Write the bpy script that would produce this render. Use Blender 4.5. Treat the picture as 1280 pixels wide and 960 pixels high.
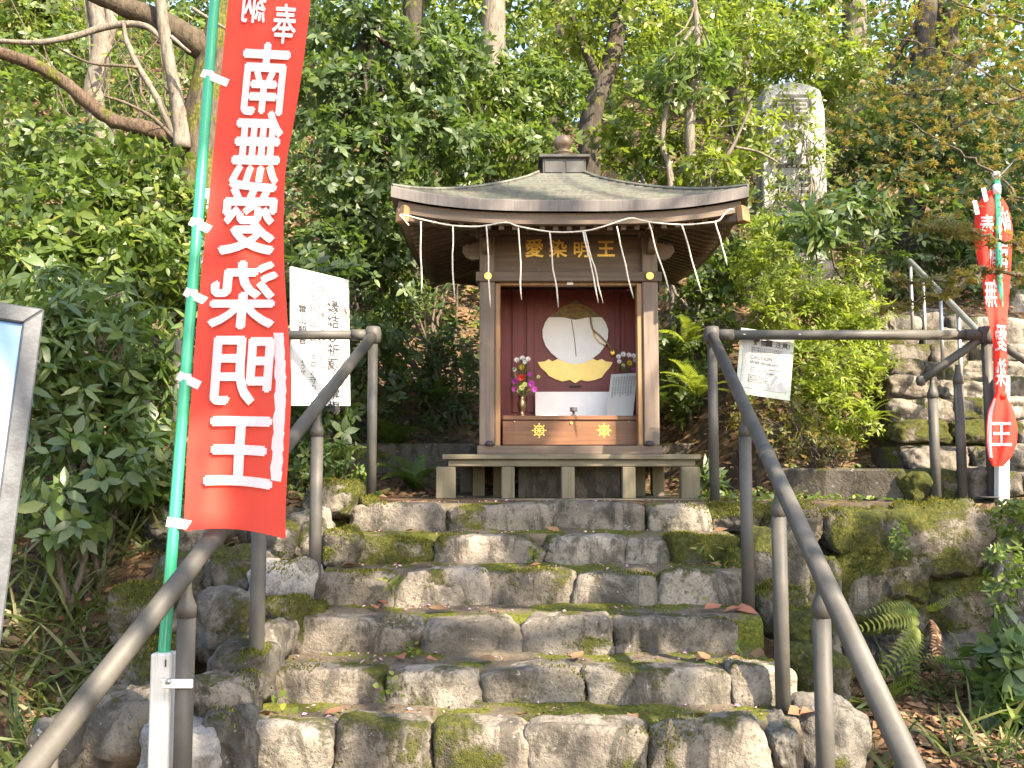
import bpy, bmesh, math, random
import numpy as np
from mathutils import Vector, Matrix, noise

SC = bpy.context.scene
COL = SC.collection
for o in list(bpy.data.objects):
    bpy.data.objects.remove(o)

# ------------------------------------------------------------------ camera, sky, sun, exposure
F, PITCH, EYE = 1150.0, math.atan(95 / 1150.0), 0.215
cam = bpy.data.cameras.new('camera'); camo = bpy.data.objects.new('camera', cam); COL.objects.link(camo)
camo.location = (0, 0, EYE); camo.rotation_euler = (math.pi / 2 + PITCH, 0, 0)
cam.sensor_width = 36; cam.lens = F / 1280 * 36; cam.clip_start = 0.05; cam.clip_end = 500
SC.camera = camo

SUN = Vector((0.53, -0.56, 0.64)).normalized()          # direction towards the sun
world = bpy.data.worlds.new('World'); SC.world = world; world.use_nodes = True
wn = world.node_tree.nodes; wl = world.node_tree.links
sky = wn.new('ShaderNodeTexSky'); sky.sky_type = 'NISHITA'; sky.sun_disc = False
sky.sun_elevation = math.asin(SUN.z); sky.sun_rotation = math.atan2(SUN.x, SUN.y)
wl.new(sky.outputs[0], wn['Background'].inputs[0]); wn['Background'].inputs[1].default_value = 0.15
sl = bpy.data.lights.new('sun', 'SUN'); sl.energy = 4.0; sl.angle = math.radians(0.53); sl.color = (1.0, 0.93, 0.82)
so = bpy.data.objects.new('sun', sl); COL.objects.link(so); so.rotation_euler = SUN.to_track_quat('Z', 'Y').to_euler()
so.location = SUN * 30

vs = SC.view_settings
vs.view_transform = 'Standard'; vs.look = 'None'; vs.gamma = 1; vs.use_curve_mapping = False
vs.exposure = 2.4
vs.use_white_balance = True; vs.white_balance_temperature = 7500; vs.white_balance_tint = 12
SC.render.engine = 'CYCLES'
SC.cycles.use_denoising = True
SC.cycles.max_bounces = 7; SC.cycles.diffuse_bounces = 4; SC.cycles.glossy_bounces = 2
SC.cycles.transmission_bounces = 3; SC.cycles.transparent_max_bounces = 6
SC.cycles.caustics_reflective = False; SC.cycles.caustics_refractive = False

RNG = np.random.default_rng(7)
random.seed(7)
cp, sp = math.cos(PITCH), math.sin(PITCH)


def at(px, py, Y):
    """world point on the vertical plane Y metres ahead of the viewer seen in that direction"""
    v = 480 - py
    k = Y / (F * cp - v * sp)
    return Vector(((px - 640) * k, Y, EYE + (v * cp + F * sp) * k))


# ------------------------------------------------------------------ mesh helpers
class MB:
    def __init__(s):
        s.v, s.f = [], []

    def add(s, v, f):
        b = len(s.v); s.v += [tuple(p) for p in v]; s.f += [tuple(i + b for i in q) for q in f]; return s

    def box(s, c, d, R=None):
        c = Vector(c); x, y, z = (k / 2 for k in d)
        vv = [Vector((i * x, j * y, k * z)) for i in (-1, 1) for j in (-1, 1) for k in (-1, 1)]
        if R is not None: vv = [R @ p for p in vv]
        return s.add([c + p for p in vv], [(0, 1, 3, 2), (4, 6, 7, 5), (0, 4, 5, 1), (2, 3, 7, 6), (0, 2, 6, 4), (1, 5, 7, 3)])

    def bar(s, a, b, w, h, up=(0, 0, 1)):
        a, b = Vector(a), Vector(b); d = (b - a).normalized(); up = Vector(up)
        sd = d.cross(up).normalized() * (w / 2); u = sd.cross(d).normalized() * (h / 2)
        vv = [p + i * sd + j * u for p in (a, b) for i, j in ((-1, -1), (1, -1), (1, 1), (-1, 1))]
        return s.add(vv, [(0, 1, 2, 3), (7, 6, 5, 4), (0, 4, 5, 1), (1, 5, 6, 2), (2, 6, 7, 3), (3, 7, 4, 0)])

    def tube(s, pts, r, n=10, caps=True):
        pts = [Vector(p) for p in pts]; m = len(pts)
        rs = r if isinstance(r, (list, tuple)) else [r] * m
        vv = []; prev = None
        for i, p in enumerate(pts):
            d = (pts[min(i + 1, m - 1)] - pts[max(i - 1, 0)]).normalized()
            if prev is None:
                a = Vector((0, 0, 1)) if abs(d.z) < .9 else Vector((1, 0, 0))
                prev = d.cross(a).normalized()
            prev = (prev - d * prev.dot(d)).normalized(); q = d.cross(prev)
            for k in range(n):
                t = 2 * math.pi * k / n
                vv.append(p + (prev * math.cos(t) + q * math.sin(t)) * rs[i])
        ff = [(i * n + k, i * n + (k + 1) % n, (i + 1) * n + (k + 1) % n, (i + 1) * n + k) for i in range(m - 1) for k in range(n)]
        if caps: ff += [tuple(range(n - 1, -1, -1)), tuple(range((m - 1) * n, m * n))]
        return s.add(vv, ff)

    def gnarl(s, pts, r, n=12, amp=.16, sub_=7, seed=0.0):
        """a rough trunk or limb: smooth path, knotted and fluted surface"""
        P = [Vector(p) for p in pts]; m = len(P); pp, rr = [], []
        for i in range(m - 1):
            a, b, c_, d = P[max(i - 1, 0)], P[i], P[i + 1], P[min(i + 2, m - 1)]
            for k in range(sub_ + (i == m - 2)):
                t = k / sub_
                pp.append(.5 * ((2 * b) + (c_ - a) * t + (2 * a - 5 * b + 4 * c_ - d) * t * t + (3 * b - a - 3 * c_ + d) * t ** 3)); rr.append(r[i] + (r[i + 1] - r[i]) * t)
        b0 = len(s.v); s.tube(pp, rr, n)
        for i in range(len(pp)):
            for k in range(n):
                v = Vector(s.v[b0 + i * n + k]); dv = v - pp[i]; q = v / max(rr[i], .02)
                f = 1 + amp * (noise.noise(q * .8 + Vector((seed, 0, 0))) + .6 * noise.noise(Vector((q.x * 2, q.y * 2, q.z * .7))) + .4 * noise.noise(q * 3))
                s.v[b0 + i * n + k] = tuple(pp[i] + dv * f)
        return s

    def lathe(s, prof, c, n=16, axis='z'):
        c = Vector(c); vv = []
        for r, z in prof:
            for k in range(n):
                t = 2 * math.pi * k / n
                p = (r * math.cos(t), r * math.sin(t), z)
                if axis == 'y': p = (p[0], z, p[1])
                vv.append(c + Vector(p))
        m = len(prof)
        ff = [(i * n + k, i * n + (k + 1) % n, (i + 1) * n + (k + 1) % n, (i + 1) * n + k) for i in range(m - 1) for k in range(n)]
        ff += [tuple(range(n - 1, -1, -1)), tuple(range((m - 1) * n, m * n))]
        return s.add(vv, ff)

    def prism(s, outline, off):
        off = Vector(off); n = len(outline)
        vv = [Vector(p) for p in outline] + [Vector(p) + off for p in outline]
        ff = [tuple(range(n)), tuple(range(2 * n - 1, n - 1, -1))] + [(i, i + n, (i + 1) % n + n, (i + 1) % n) for i in range(n)]
        return s.add(vv, ff)

    def build(s, name, mat, parent=None, smooth=False, bevel=0, kind=None):
        me = bpy.data.meshes.new(name); me.from_pydata(s.v, [], s.f)
        bm = bmesh.new(); bm.from_mesh(me)
        bmesh.ops.recalc_face_normals(bm, faces=bm.faces)
        if bevel: bmesh.ops.bevel(bm, geom=bm.edges[:], offset=bevel, segments=1, affect='EDGES', profile=.5)
        bm.to_mesh(me); bm.free()
        return link(name, me, mat, parent, smooth, kind)


def link(name, me, mat, parent=None, smooth=False, kind=None):
    if mat is not None: me.materials.append(mat)
    if smooth: me.polygons.foreach_set('use_smooth', [True] * len(me.polygons))
    o = bpy.data.objects.new(name, me); COL.objects.link(o)
    if parent is not None: adopt(o, parent)
    if kind: o['kind'] = kind
    return o


def root_loc(o):
    p = Vector(o.location)
    while o.parent is not None:
        o = o.parent; p += Vector(o.location)
    return p


def adopt(o, parent):
    o.parent = parent
    # geometry is given in world metres; undo the parent's own offset
    o.matrix_parent_inverse = Matrix.Translation(-(Vector(parent.location) if parent.parent is None else Vector((0, 0, 0))))


def tag(o, label, cat=None, group=None, kind=None):
    o['label'] = label
    if cat: o['category'] = cat
    if group: o['group'] = group
    if kind: o['kind'] = kind
    return o


def thing(name, loc, label, cat, group=None):
    o = bpy.data.objects.new(name, None); COL.objects.link(o); o.location = loc; o.empty_display_size = .1
    return tag(o, label, cat, group)


# ------------------------------------------------------------------ materials
class NT:
    def __init__(s, name):
        s.m = bpy.data.materials.new(name); s.m.use_nodes = True
        s.n = s.m.node_tree.nodes; s.l = s.m.node_tree.links
        s.p = s.n['Principled BSDF']; s.out = s.n['Material Output']; s.x = 0

    def new(s, t, **kw):
        nd = s.n.new(t)
        for k, v in kw.items():
            if k.startswith('i_'):
                key = k[2:]; key = int(key) if key.isdigit() else key.replace('_', ' ')
                s.set(nd.inputs[key], v)
            else: setattr(nd, k, v)
        return nd

    def set(s, sock, v):
        if isinstance(v, bpy.types.NodeSocket): s.l.new(v, sock)
        elif isinstance(v, tuple) and len(v) == 3 and sock.type == 'RGBA': sock.default_value = (*v, 1)
        else: sock.default_value = v

    def coord(s, scale=(1, 1, 1), kind='Object'):
        tc = s.new('ShaderNodeTexCoord'); mp = s.new('ShaderNodeMapping'); s.l.new(tc.outputs[kind], mp.inputs[0])
        mp.inputs['Scale'].default_value = scale
        return mp.outputs[0]

    def noise(s, vec, scale, detail=4, rough=.6, dist=0):
        return s.new('ShaderNodeTexNoise', i_Vector=vec, i_Scale=scale, i_Detail=detail, i_Roughness=rough, i_Distortion=dist).outputs['Fac']

    def ramp(s, fac, stops):
        r = s.new('ShaderNodeValToRGB', i_Fac=fac); e = r.color_ramp.elements
        while len(e) < len(stops): e.new(.5)
        for k, (p, c) in enumerate(stops):
            e[k].position = p; e[k].color = (*c, 1) if len(c) == 3 else c
        return r.outputs[0]

    def step(s, fac, lo, hi):
        return s.new('ShaderNodeMapRange', i_Value=fac, i_From_Min=lo, i_From_Max=hi, interpolation_type='SMOOTHSTEP').outputs[0]

    def mix(s, fac, a, b, mode='MIX'):
        m = s.new('ShaderNodeMix', data_type='RGBA', blend_type=mode)
        s.set(m.inputs['Factor'], fac)
        s.set(m.inputs[6], a if not (isinstance(a, tuple) and len(a) == 3) else (*a, 1))
        s.set(m.inputs[7], b if not (isinstance(b, tuple) and len(b) == 3) else (*b, 1))
        return m.outputs[2]

    def math(s, op, a, b=0.0):
        return s.new('ShaderNodeMath', operation=op, i_0=a, i_1=b).outputs[0]

    def bump(s, h, strength=.4, dist=.01):
        b = s.new('ShaderNodeBump', i_Strength=strength, i_Distance=dist, i_Height=h)
        s.l.new(b.outputs[0], s.p.inputs['Normal']); return b

    def fin(s, col=None, rough=.6, metal=0, spec=.35):
        if col is not None: s.set(s.p.inputs['Base Color'], col if not (isinstance(col, tuple) and len(col) == 3) else (*col, 1))
        s.set(s.p.inputs['Roughness'], rough); s.set(s.p.inputs['Metallic'], metal); s.set(s.p.inputs['Specular IOR Level'], spec)
        return s.m


def m_plain(name, col, rough=.6, metal=0, var=.25, scale=12, bump=.15, spec=.4):
    t = NT(name); c = t.coord(); n = t.noise(c, scale, 5)
    d = tuple(k * (1 - var) for k in col); l = tuple(min(1, k * (1 + var)) for k in col)
    col_ = t.ramp(n, [(.3, d), (.7, l)])
    t.bump(t.noise(c, scale * 6, 3), bump, .004)
    return t.fin(col_, rough, metal, spec)


def m_wood(name, a, b, axis, rough=.65, streak=.5):
    t = NT(name); sc = [38, 38, 38]; sc['xyz'.index(axis)] = 2.0
    c = t.coord(tuple(sc)); g = t.noise(c, 1.0, 6, .65, .4)
    c2 = t.coord(); w = t.noise(c2, 3.5, 3); r = t.new('ShaderNodeObjectInfo').outputs['Random']
    col = t.ramp(g, [(.28, a), (.72, b)])
    col = t.mix(t.math('MULTIPLY', t.step(w, .45, .75), streak), col, tuple(k * .45 for k in a))
    col = t.mix(t.math('MULTIPLY', r, .25), col, tuple(min(1, k * 1.25) for k in b))
    t.bump(g, .35, .004)
    return t.fin(col, rough)


def m_stone(name, dark, light, moss=.5, warm=.4):
    """weathered rock: patchy grey to beige, pale lichen spots, moss where it grows"""
    t = NT(name); c = t.coord()
    info = t.new('ShaderNodeObjectInfo').outputs['Random']
    n1 = t.noise(c, 5, 6, .65, .3); n2 = t.noise(c, 23, 6, .7); n3 = t.noise(c, 90, 4, .7)
    col = t.ramp(n1, [(.3, dark), (.5, tuple((p + q) / 2 for p, q in zip(dark, light))), (.72, light)])
    cv = t.coord((1, 1, .4)); st_ = t.noise(cv, 8, 6, .72, .8)
    col = t.mix(t.math('MULTIPLY', info, warm), col, (.20, .155, .115))
    col = t.mix(t.math('MULTIPLY', t.step(st_, .47, .60), .72), col, tuple(k * .55 for k in dark))
    br = t.new('ShaderNodeMapRange', i_Value=t.math('FRACT', t.math('MULTIPLY', info, 7.13)), i_To_Min=.72, i_To_Max=1.2).outputs[0]
    col = t.mix(1.0, col, t.new('ShaderNodeCombineColor', i_0=br, i_1=br, i_2=br).outputs[0], 'MULTIPLY')
    col = t.mix(t.math('MULTIPLY', t.step(n2, .5, .72), .55), col, tuple(k * .42 for k in dark))
    sp_ = t.step(t.noise(c, 34, 5, .65), .64, .70)
    col = t.mix(t.math('MULTIPLY', sp_, .65), col, (.34, .34, .30))
    col = t.mix(t.math('MULTIPLY', t.step(n3, .52, .68), .6), col, (.04, .037, .031))
    geo = t.new('ShaderNodeNewGeometry'); sep = t.new('ShaderNodeSeparateXYZ', i_0=geo.outputs['Normal'])
    up = t.math('MULTIPLY', sep.outputs[2], .09)
    mn = t.math('ADD', t.noise(c, 3.6, 5, .6, .5), up)
    mn = t.math('ADD', mn, t.math('MULTIPLY', n3, .12))
    mk = t.step(mn, .83 - moss * .36, .92 - moss * .36)
    mc = t.ramp(t.noise(c, 60, 4, .7), [(.3, (.028, .034, .007)), (.55, (.085, .09, .016)), (.75, (.17, .145, .03))])
    col = t.mix(mk, col, mc)
    h = t.math('ADD', t.math('MULTIPLY', n2, .7), t.math('MULTIPLY', n3, .35))
    h = t.math('ADD', h, t.math('MULTIPLY', mk, t.math('MULTIPLY', t.noise(c, 220, 3), 1.1)))
    t.bump(h, 1.0, .018)
    return t.fin(col, .88, 0, .25)


def m_leaf(name, stops, rough=.38, trans=.35, tcol=(.22, .36, .04), spec=.45, sheen=0):
    t = NT(name); geo = t.new('ShaderNodeNewGeometry'); r = geo.outputs['Random Per Island']
    col = t.ramp(r, stops)
    n = t.noise(t.coord(), 1.6, 2)
    col = t.mix(t.math('MULTIPLY', t.step(n, .4, .7), .35), col, tuple(k * .6 for k in stops[0][1]))
    t.fin(col, rough, 0, spec)
    tr = t.new('ShaderNodeBsdfTranslucent'); t.set(tr.inputs[0], t.mix(.5, col, tcol))
    mx = t.new('ShaderNodeMixShader'); mx.inputs[0].default_value = trans
    t.l.new(t.p.outputs[0], mx.inputs[1]); t.l.new(tr.outputs[0], mx.inputs[2]); t.l.new(mx.outputs[0], t.out.inputs[0])
    return t.m


def m_bark(name, dark, light, moss=0.0, scale=1.0):
    t = NT(name); c = t.coord((9 * scale, 9 * scale, 2.2 * scale)); n = t.noise(c, 2.2, 6, .7, .6)
    c2 = t.coord(); col = t.ramp(n, [(.3, dark), (.7, light)])
    if moss: col = t.mix(t.step(t.noise(c2, 5, 4), .75 - moss * .5, .85 - moss * .5), col, t.ramp(t.noise(c2, 50, 3), [(.3, (.03, .04, .008)), (.7, (.15, .14, .03))]))
    f_ = t.noise(t.coord((34 * scale, 34 * scale, 11 * scale)), 1.0, 5, .75)
    col = t.mix(t.math('MULTIPLY', t.step(f_, .48, .66), .6), col, tuple(k * .5 for k in dark))
    t.bump(t.math('ADD', n, t.math('MULTIPLY', f_, .5)), .9, .025)
    return t.fin(col, .9, 0, .2)


M = {}
M['stone'] = m_stone('weathered_stone', (.066, .060, .049), (.33, .29, .235), .48)
M['stone_pale'] = m_stone('pale_stone', (.17, .165, .155), (.36, .345, .32), .08, .15)
M['stone_moss'] = m_stone('mossy_stone', (.072, .064, .050), (.20, .178, .14), .90)
M['stone_dark'] = m_stone('dark_stone', (.052, .049, .042), (.165, .154, .132), .56, .15)
M['monument'] = m_stone('monument_stone', (.24, .24, .235), (.46, .455, .44), .05, .1)


def m_soil(name, moss, litter, lum=1.0):
    t = NT(name); c = t.coord(); n = t.noise(c, 9, 6, .7); n2 = t.noise(c, 70, 4, .75)
    col = t.ramp(n, [(.3, tuple(k * lum for k in (.034, .027, .019))), (.55, tuple(k * lum for k in (.068, .055, .039))), (.75, tuple(k * lum for k in (.105, .088, .062)))])
    col = t.mix(t.math('MULTIPLY', t.step(n2, .5, .7), .6), col, (.045, .036, .026))
    if litter:
        v = t.new('ShaderNodeTexVoronoi', i_Vector=c, i_Scale=26.0)
        lc = t.ramp(t.new('ShaderNodeSeparateColor', i_0=v.outputs['Color']).outputs[0], [(.2, (.05, .03, .018)), (.5, (.16, .09, .045)), (.8, (.26, .16, .09))])
        col = t.mix(t.math('MULTIPLY', t.step(t.noise(c, 2.5, 3), .35, .6), .75), col, lc)
    mk = t.step(t.math('ADD', t.noise(c, 4.5, 5, .6), t.math('MULTIPLY', n2, .1)), .68 - moss * .3, .76 - moss * .3)
    col = t.mix(mk, col, t.ramp(t.noise(c, 80, 3), [(.3, (.04, .05, .009)), (.6, (.11, .115, .02)), (.8, (.2, .17, .035))]))
    t.bump(t.math('ADD', n2, t.math('MULTIPLY', t.noise(c, 200, 2), .6)), .8, .012)
    return t.fin(col, .95, 0, .15)


M['soil'] = m_soil('forest_soil', .12, True)
M['tread'] = m_soil('trodden_soil', .60, False, 2.2)
M['earth'] = m_soil('packed_earth', .35, False)
M['pipe'] = m_plain('brown_painted_pipe', (.072, .067, .058), .55, 0, .25, 9, .15, .28)
M['galv'] = m_plain('galvanised_steel', (.060, .065, .072), .55, .15, .35, 22, .2)
M['steel'] = m_plain('dull_steel', (.42, .42, .40), .38, .8, .15, 20, .05)
M['wood_v'] = m_wood('weathered_post_wood', (.080, .056, .042), (.205, .155, .120), 'z')
M['wood_x'] = m_wood('weathered_beam_wood', (.064, .045, .032), (.160, .115, .083), 'x')
M['wood_y'] = m_wood('weathered_rafter_wood', (.060, .042, .029), (.14, .100, .072), 'y')
M['wood_new'] = m_wood('orange_jamb_wood', (.17, .085, .036), (.31, .175, .08), 'z', .5, .25)
M['wood_box'] = m_wood('offering_box_wood', (.095, .040, .019), (.21, .095, .046), 'x', .42, .45)
M['wood_old'] = m_wood('grey_platform_wood', (.080, .068, .044), (.20, .170, .115), 'x', .8, .55)
M['wood_oldv'] = m_wood('grey_platform_leg_wood', (.078, .065, .040), (.185, .158, .102), 'z', .8, .55)
M['red_wall'] = m_wood('red_lacquer_panel', (.155, .034, .034), (.22, .058, .055), 'z', .5, .3)
M['dark_in'] = m_plain('dark_interior', (.03, .026, .022), .8)
M['fascia'] = m_wood('grey_eave_board', (.082, .070, .063), (.17, .150, .138), 'z', .75, .3)
M['gold'] = m_plain('gold_leaf', (.86, .54, .12), .30, .45, .10, 30, .08)
M['gold_pale'] = m_plain('pale_gold_leaf', (.93, .66, .20), .40, .15, .06, 20, .06)
M['olive'] = m_plain('dark_reflection', (.20, .15, .06), .7, 0, .4, 40, .3)  # dark upper half of the reflection painted on the jewel window
M['white'] = m_plain('white_paint', (.60, .60, .585), .55, 0, .04, 10, .05)
M['paper'] = m_plain('white_paper', (.40, .392, .37), .8, 0, .05, 8, .05)
M['cloth'] = m_plain('white_board_and_reflection', (.93, .92, .90), .7, 0, .04, 14, .2)  # serves the shelf board and the bright reflection painted on the window
M['plastic'] = m_plain('white_plastic_tube', (.62, .61, .585), .35, 0, .06, 14, .05, .5)
M['ink'] = m_plain('black_ink', (.035, .033, .035), .7, 0, .1)
M['ink_grey'] = m_plain('faded_grey_ink', (.10, .098, .10), .8, 0, .1)
M['ink_red'] = m_plain('faded_red_ink', (.26, .15, .14), .8, 0, .1)
M['bronze'] = m_plain('aged_bronze', (.14, .10, .055), .32, .85, .3, 20, .1)
M['finial'] = m_plain('weathered_copper', (.22, .155, .105), .45, .45, .35, 14, .2)
M['cap'] = m_plain('grey_copper_box', (.060, .056, .050), .55, .2, .3, 9, .15)
M['rope'] = m_plain('straw_rope', (.50, .45, .37), .9, 0, .2, 60, .4)
M['cord'] = m_plain('tan_cord', (.36, .24, .10), .8, 0, .25, 90, .5)
M['pole'] = m_plain('green_plastic_pole', (.018, .30, .155), .33, 0, .10, 6, .03, .5)
M['concrete'] = m_stone('mossy_concrete', (.055, .048, .036), (.14, .122, .092), .56, .2)
M['bark_dark'] = m_bark('dark_bark', (.032, .026, .020), (.085, .070, .054), .25)
M['bark_pale'] = m_bark('pale_bark', (.10, .085, .066), (.24, .205, .165), .1)
M['bark_moss'] = m_bark('mossy_bark', (.045, .034, .024), (.12, .092, .063), .55)
M['bark_red'] = m_bark('brown_dead_bark', (.040, .026, .018), (.17, .118, .082), .42, 2.4)
M['twig'] = m_bark('twig_bark', (.075, .058, .042), (.18, .145, .108), 0, 2)
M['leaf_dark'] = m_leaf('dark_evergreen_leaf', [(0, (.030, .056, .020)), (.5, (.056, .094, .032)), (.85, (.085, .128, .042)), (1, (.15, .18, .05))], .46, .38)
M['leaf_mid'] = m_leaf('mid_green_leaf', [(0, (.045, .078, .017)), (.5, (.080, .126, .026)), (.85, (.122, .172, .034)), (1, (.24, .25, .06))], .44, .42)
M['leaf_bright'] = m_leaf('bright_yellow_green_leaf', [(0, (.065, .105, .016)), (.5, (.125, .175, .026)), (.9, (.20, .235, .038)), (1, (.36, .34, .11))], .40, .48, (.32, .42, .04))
M['leaf_gloss'] = m_leaf('glossy_broad_leaf', [(0, (.042, .076, .024)), (.5, (.076, .122, .036)), (.85, (.115, .168, .046)), (1, (.19, .23, .07))], .40, .36, spec=.6)
M['leaf_maple'] = m_leaf('young_maple_leaf', [(0, (.07, .095, .022)), (.5, (.115, .135, .030)), (.85, (.165, .145, .042)), (1, (.24, .135, .055))], .55, .45, (.38, .26, .05))
M['leaf_fern'] = m_leaf('fern_leaf', [(0, (.045, .085, .016)), (.6, (.09, .145, .024)), (1, (.16, .21, .035))], .5, .4)
M['leaf_fernb'] = m_leaf('bright_fern_leaf', [(0, (.115, .165, .020)), (.6, (.20, .26, .032)), (1, (.30, .34, .06))], .5, .52, (.38, .48, .05))
M['grass'] = m_leaf('bank_grass_blade', [(0, (.04, .065, .016)), (.6, (.085, .115, .028)), (.85, (.15, .15, .05)), (1, (.27, .21, .10))], .5, .35)
M['dry'] = m_leaf('dry_brown_leaf', [(0, (.075, .040, .020)), (.5, (.17, .095, .05)), (.8, (.27, .155, .09)), (1, (.38, .25, .16))], .7, .15, (.4, .2, .06), .2)
M['dry_red'] = m_leaf('red_brown_leaf', [(0, (.22, .055, .03)), (.5, (.32, .12, .07)), (1, (.42, .22, .16))], .6, .2, (.5, .15, .05), .3)
M['petal_w'] = m_plain('white_petal', (.80, .80, .78), .6, 0, .08)
M['petal_y'] = m_plain('yellow_petal', (.78, .58, .05), .6, 0, .1)
M['petal_r'] = m_plain('red_petal', (.60, .03, .03), .6, 0, .15)
M['petal_m'] = m_plain('magenta_petal', (.42, .05, .36), .6, 0, .15)
M['petal_g'] = m_plain('pale_green_petal', (.55, .62, .18), .6, 0, .15)


def m_shingle():
    t = NT('weathered_shingle'); c = t.coord((26, 26, 4)); g = t.noise(c, 1.2, 5, .7); c2 = t.coord(); w = t.noise(c2, 3.2, 5, .65)
    col = t.ramp(g, [(.3, (.055, .055, .045)), (.7, (.135, .134, .110))])
    col = t.mix(t.math('MULTIPLY', t.step(w, .5, .68), .35), col, (.09, .11, .07))
    col = t.mix(t.math('MULTIPLY', t.step(t.noise(c2, 5, 4), .58, .74), .55), col, (.20, .145, .10))
    t.bump(g, .4, .005)
    return t.fin(col, .72, 0, .35)


M['shingle'] = m_shingle()


def m_cloth(name, col, tcol):
    t = NT(name); c = t.coord(); n = t.noise(c, 4, 3)
    cc = t.ramp(n, [(.3, tuple(k * .9 for k in col)), (.7, col)])
    t.bump(t.noise(c, 9, 3), .25, .02)
    t.fin(cc, .75, 0, .15)
    tr = t.new('ShaderNodeBsdfTranslucent'); t.set(tr.inputs[0], (*tcol, 1))
    mx = t.new('ShaderNodeMixShader'); mx.inputs[0].default_value = .42
    t.l.new(t.p.outputs[0], mx.inputs[1]); t.l.new(tr.outputs[0], mx.inputs[2]); t.l.new(mx.outputs[0], t.out.inputs[0])
    return t.m


M['red'] = m_cloth('red_banner_cloth', (.80, .080, .060), (.95, .16, .07))
M['bwhite'] = m_cloth('white_print', (.82, .80, .79), (.80, .78, .76))


def m_blue_panel():
    t = NT('blue_to_white_panel'); sep = t.new('ShaderNodeSeparateXYZ', i_0=t.coord((1, 1, 1)))  # white low down, turning blue towards the top
    f = t.math('ADD', sep.outputs[2], t.math('MULTIPLY', t.noise(t.coord(), 3, 3), .05))
    col = t.ramp(t.new('ShaderNodeMapRange', i_Value=f, i_From_Min=.0, i_From_Max=.47).outputs[0],
                 [(0, (.62, .62, .62)), (.6, (.52, .56, .62)), (.8, (.26, .38, .56)), (1, (.07, .19, .42))])
    return t.fin(col, .3, 0, .5)


M['blue_panel'] = m_blue_panel()


def m_clear():
    t = NT('clear_laminate'); t.fin((.75, .8, .7), .15, 0, .5)
    tr = t.new('ShaderNodeBsdfTransparent'); tr.inputs[0].default_value = (.93, .96, .9, 1)
    mx = t.new('ShaderNodeMixShader'); mx.inputs[0].default_value = .38
    t.l.new(tr.outputs[0], mx.inputs[1]); t.l.new(t.p.outputs[0], mx.inputs[2]); t.l.new(mx.outputs[0], t.out.inputs[0])
    return t.m


M['clear'] = m_clear()

# ------------------------------------------------------------------ lettering
_gl = {}


def glyph(ch, off=0.0):
    k = (ch, off)
    if k not in _gl:
        c = bpy.data.curves.new('t', 'FONT'); c.body = ch; c.size = 1; c.offset = off; c.resolution_u = 3
        o = bpy.data.objects.new('t', c); COL.objects.link(o)
        me = bpy.data.meshes.new_from_object(o.evaluated_get(bpy.context.evaluated_depsgraph_get()))
        vv = [(v.co.x, v.co.y + .12) for v in me.vertices]; ff = [tuple(p.vertices) for p in me.polygons]
        adv = max([p[0] for p in vv], default=.3) + .06
        bpy.data.objects.remove(o); bpy.data.curves.remove(c); bpy.data.meshes.remove(me)
        _gl[k] = (vv, ff, adv)
    return _gl[k]


def put_char(mb, ch, O, U, V, size, off=0.0, wide=1.0):
    vv, ff, adv = glyph(ch, off)
    mb.add([O + U * (x * size * wide) + V * (y * size) for x, y in vv], ff); return adv


def put_line(mb, text, O, U, V, size, off=0.0, wide=1.0):
    x = 0
    for ch in text:
        if ch != ' ': adv = put_char(mb, ch, O + U * x, U, V, size, off, wide)
        else: adv = .35
        x += adv * size * wide
    return x


def put_column(mb, text, O, U, V, size, off=0.0, wide=1.0, pitch=1.05):
    for i, ch in enumerate(text):
        if ch != ' ': put_char(mb, ch, O - V * (size * pitch * (i + 1)), U, V, size, off, wide)


# ------------------------------------------------------------------ foliage helpers
def tpl_ovate(w=.42, fold=.10, curl=.16):
    xs = [0, .30, .66, 1.0]; ws = [0, .5 * w, .42 * w, 0]; zs = [0, .02, -.03 - curl * .3, -curl]
    v = [(0, 0, 0)]
    for i in (1, 2): v += [(xs[i], ws[i], zs[i] + fold * ws[i]), (xs[i], 0, zs[i]), (xs[i], -ws[i], zs[i] + fold * ws[i])]
    v.append((1, 0, zs[3]))
    f = [(0, 2, 1), (0, 3, 2), (1, 2, 5), (1, 5, 4), (2, 3, 6), (2, 6, 5), (4, 5, 7), (5, 6, 7)]
    return np.array(v, float), np.array(f)


def tpl_simple(w=.5, curl=.15):
    v = [(0, 0, 0), (.42, w / 2, .03), (.42, -w / 2, .03), (1, 0, -curl)]
    return np.array(v, float), np.array([(0, 2, 1), (1, 2, 3)])


def tpl_maple():
    v = [(0, 0, 0)]; f = []
    for i, (a, l) in enumerate(((-1.9, .55), (-1.0, .85), (0, 1.0), (1.0, .85), (1.9, .55))):
        b = len(v)
        for da, ll in ((-.28, .5), (.28, .5), (0, 1)):
            v.append((math.cos(a + da) * l * ll, math.sin(a + da) * l * ll, -.1 * l * ll))
        f += [(0, b, b + 1), (b, b + 2, b + 1)]
    return np.array(v, float), np.array(f)


def tpl_blade():
    v = [(0, .03, 0), (0, -.03, 0), (.45, .026, .02), (.45, -.026, .02), (.8, .016, -.06), (.8, -.016, -.06), (1, 0, -.2)]
    return np.array(v, float), np.array([(0, 1, 3), (0, 3, 2), (2, 3, 5), (2, 5, 4), (4, 5, 6)])


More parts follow.
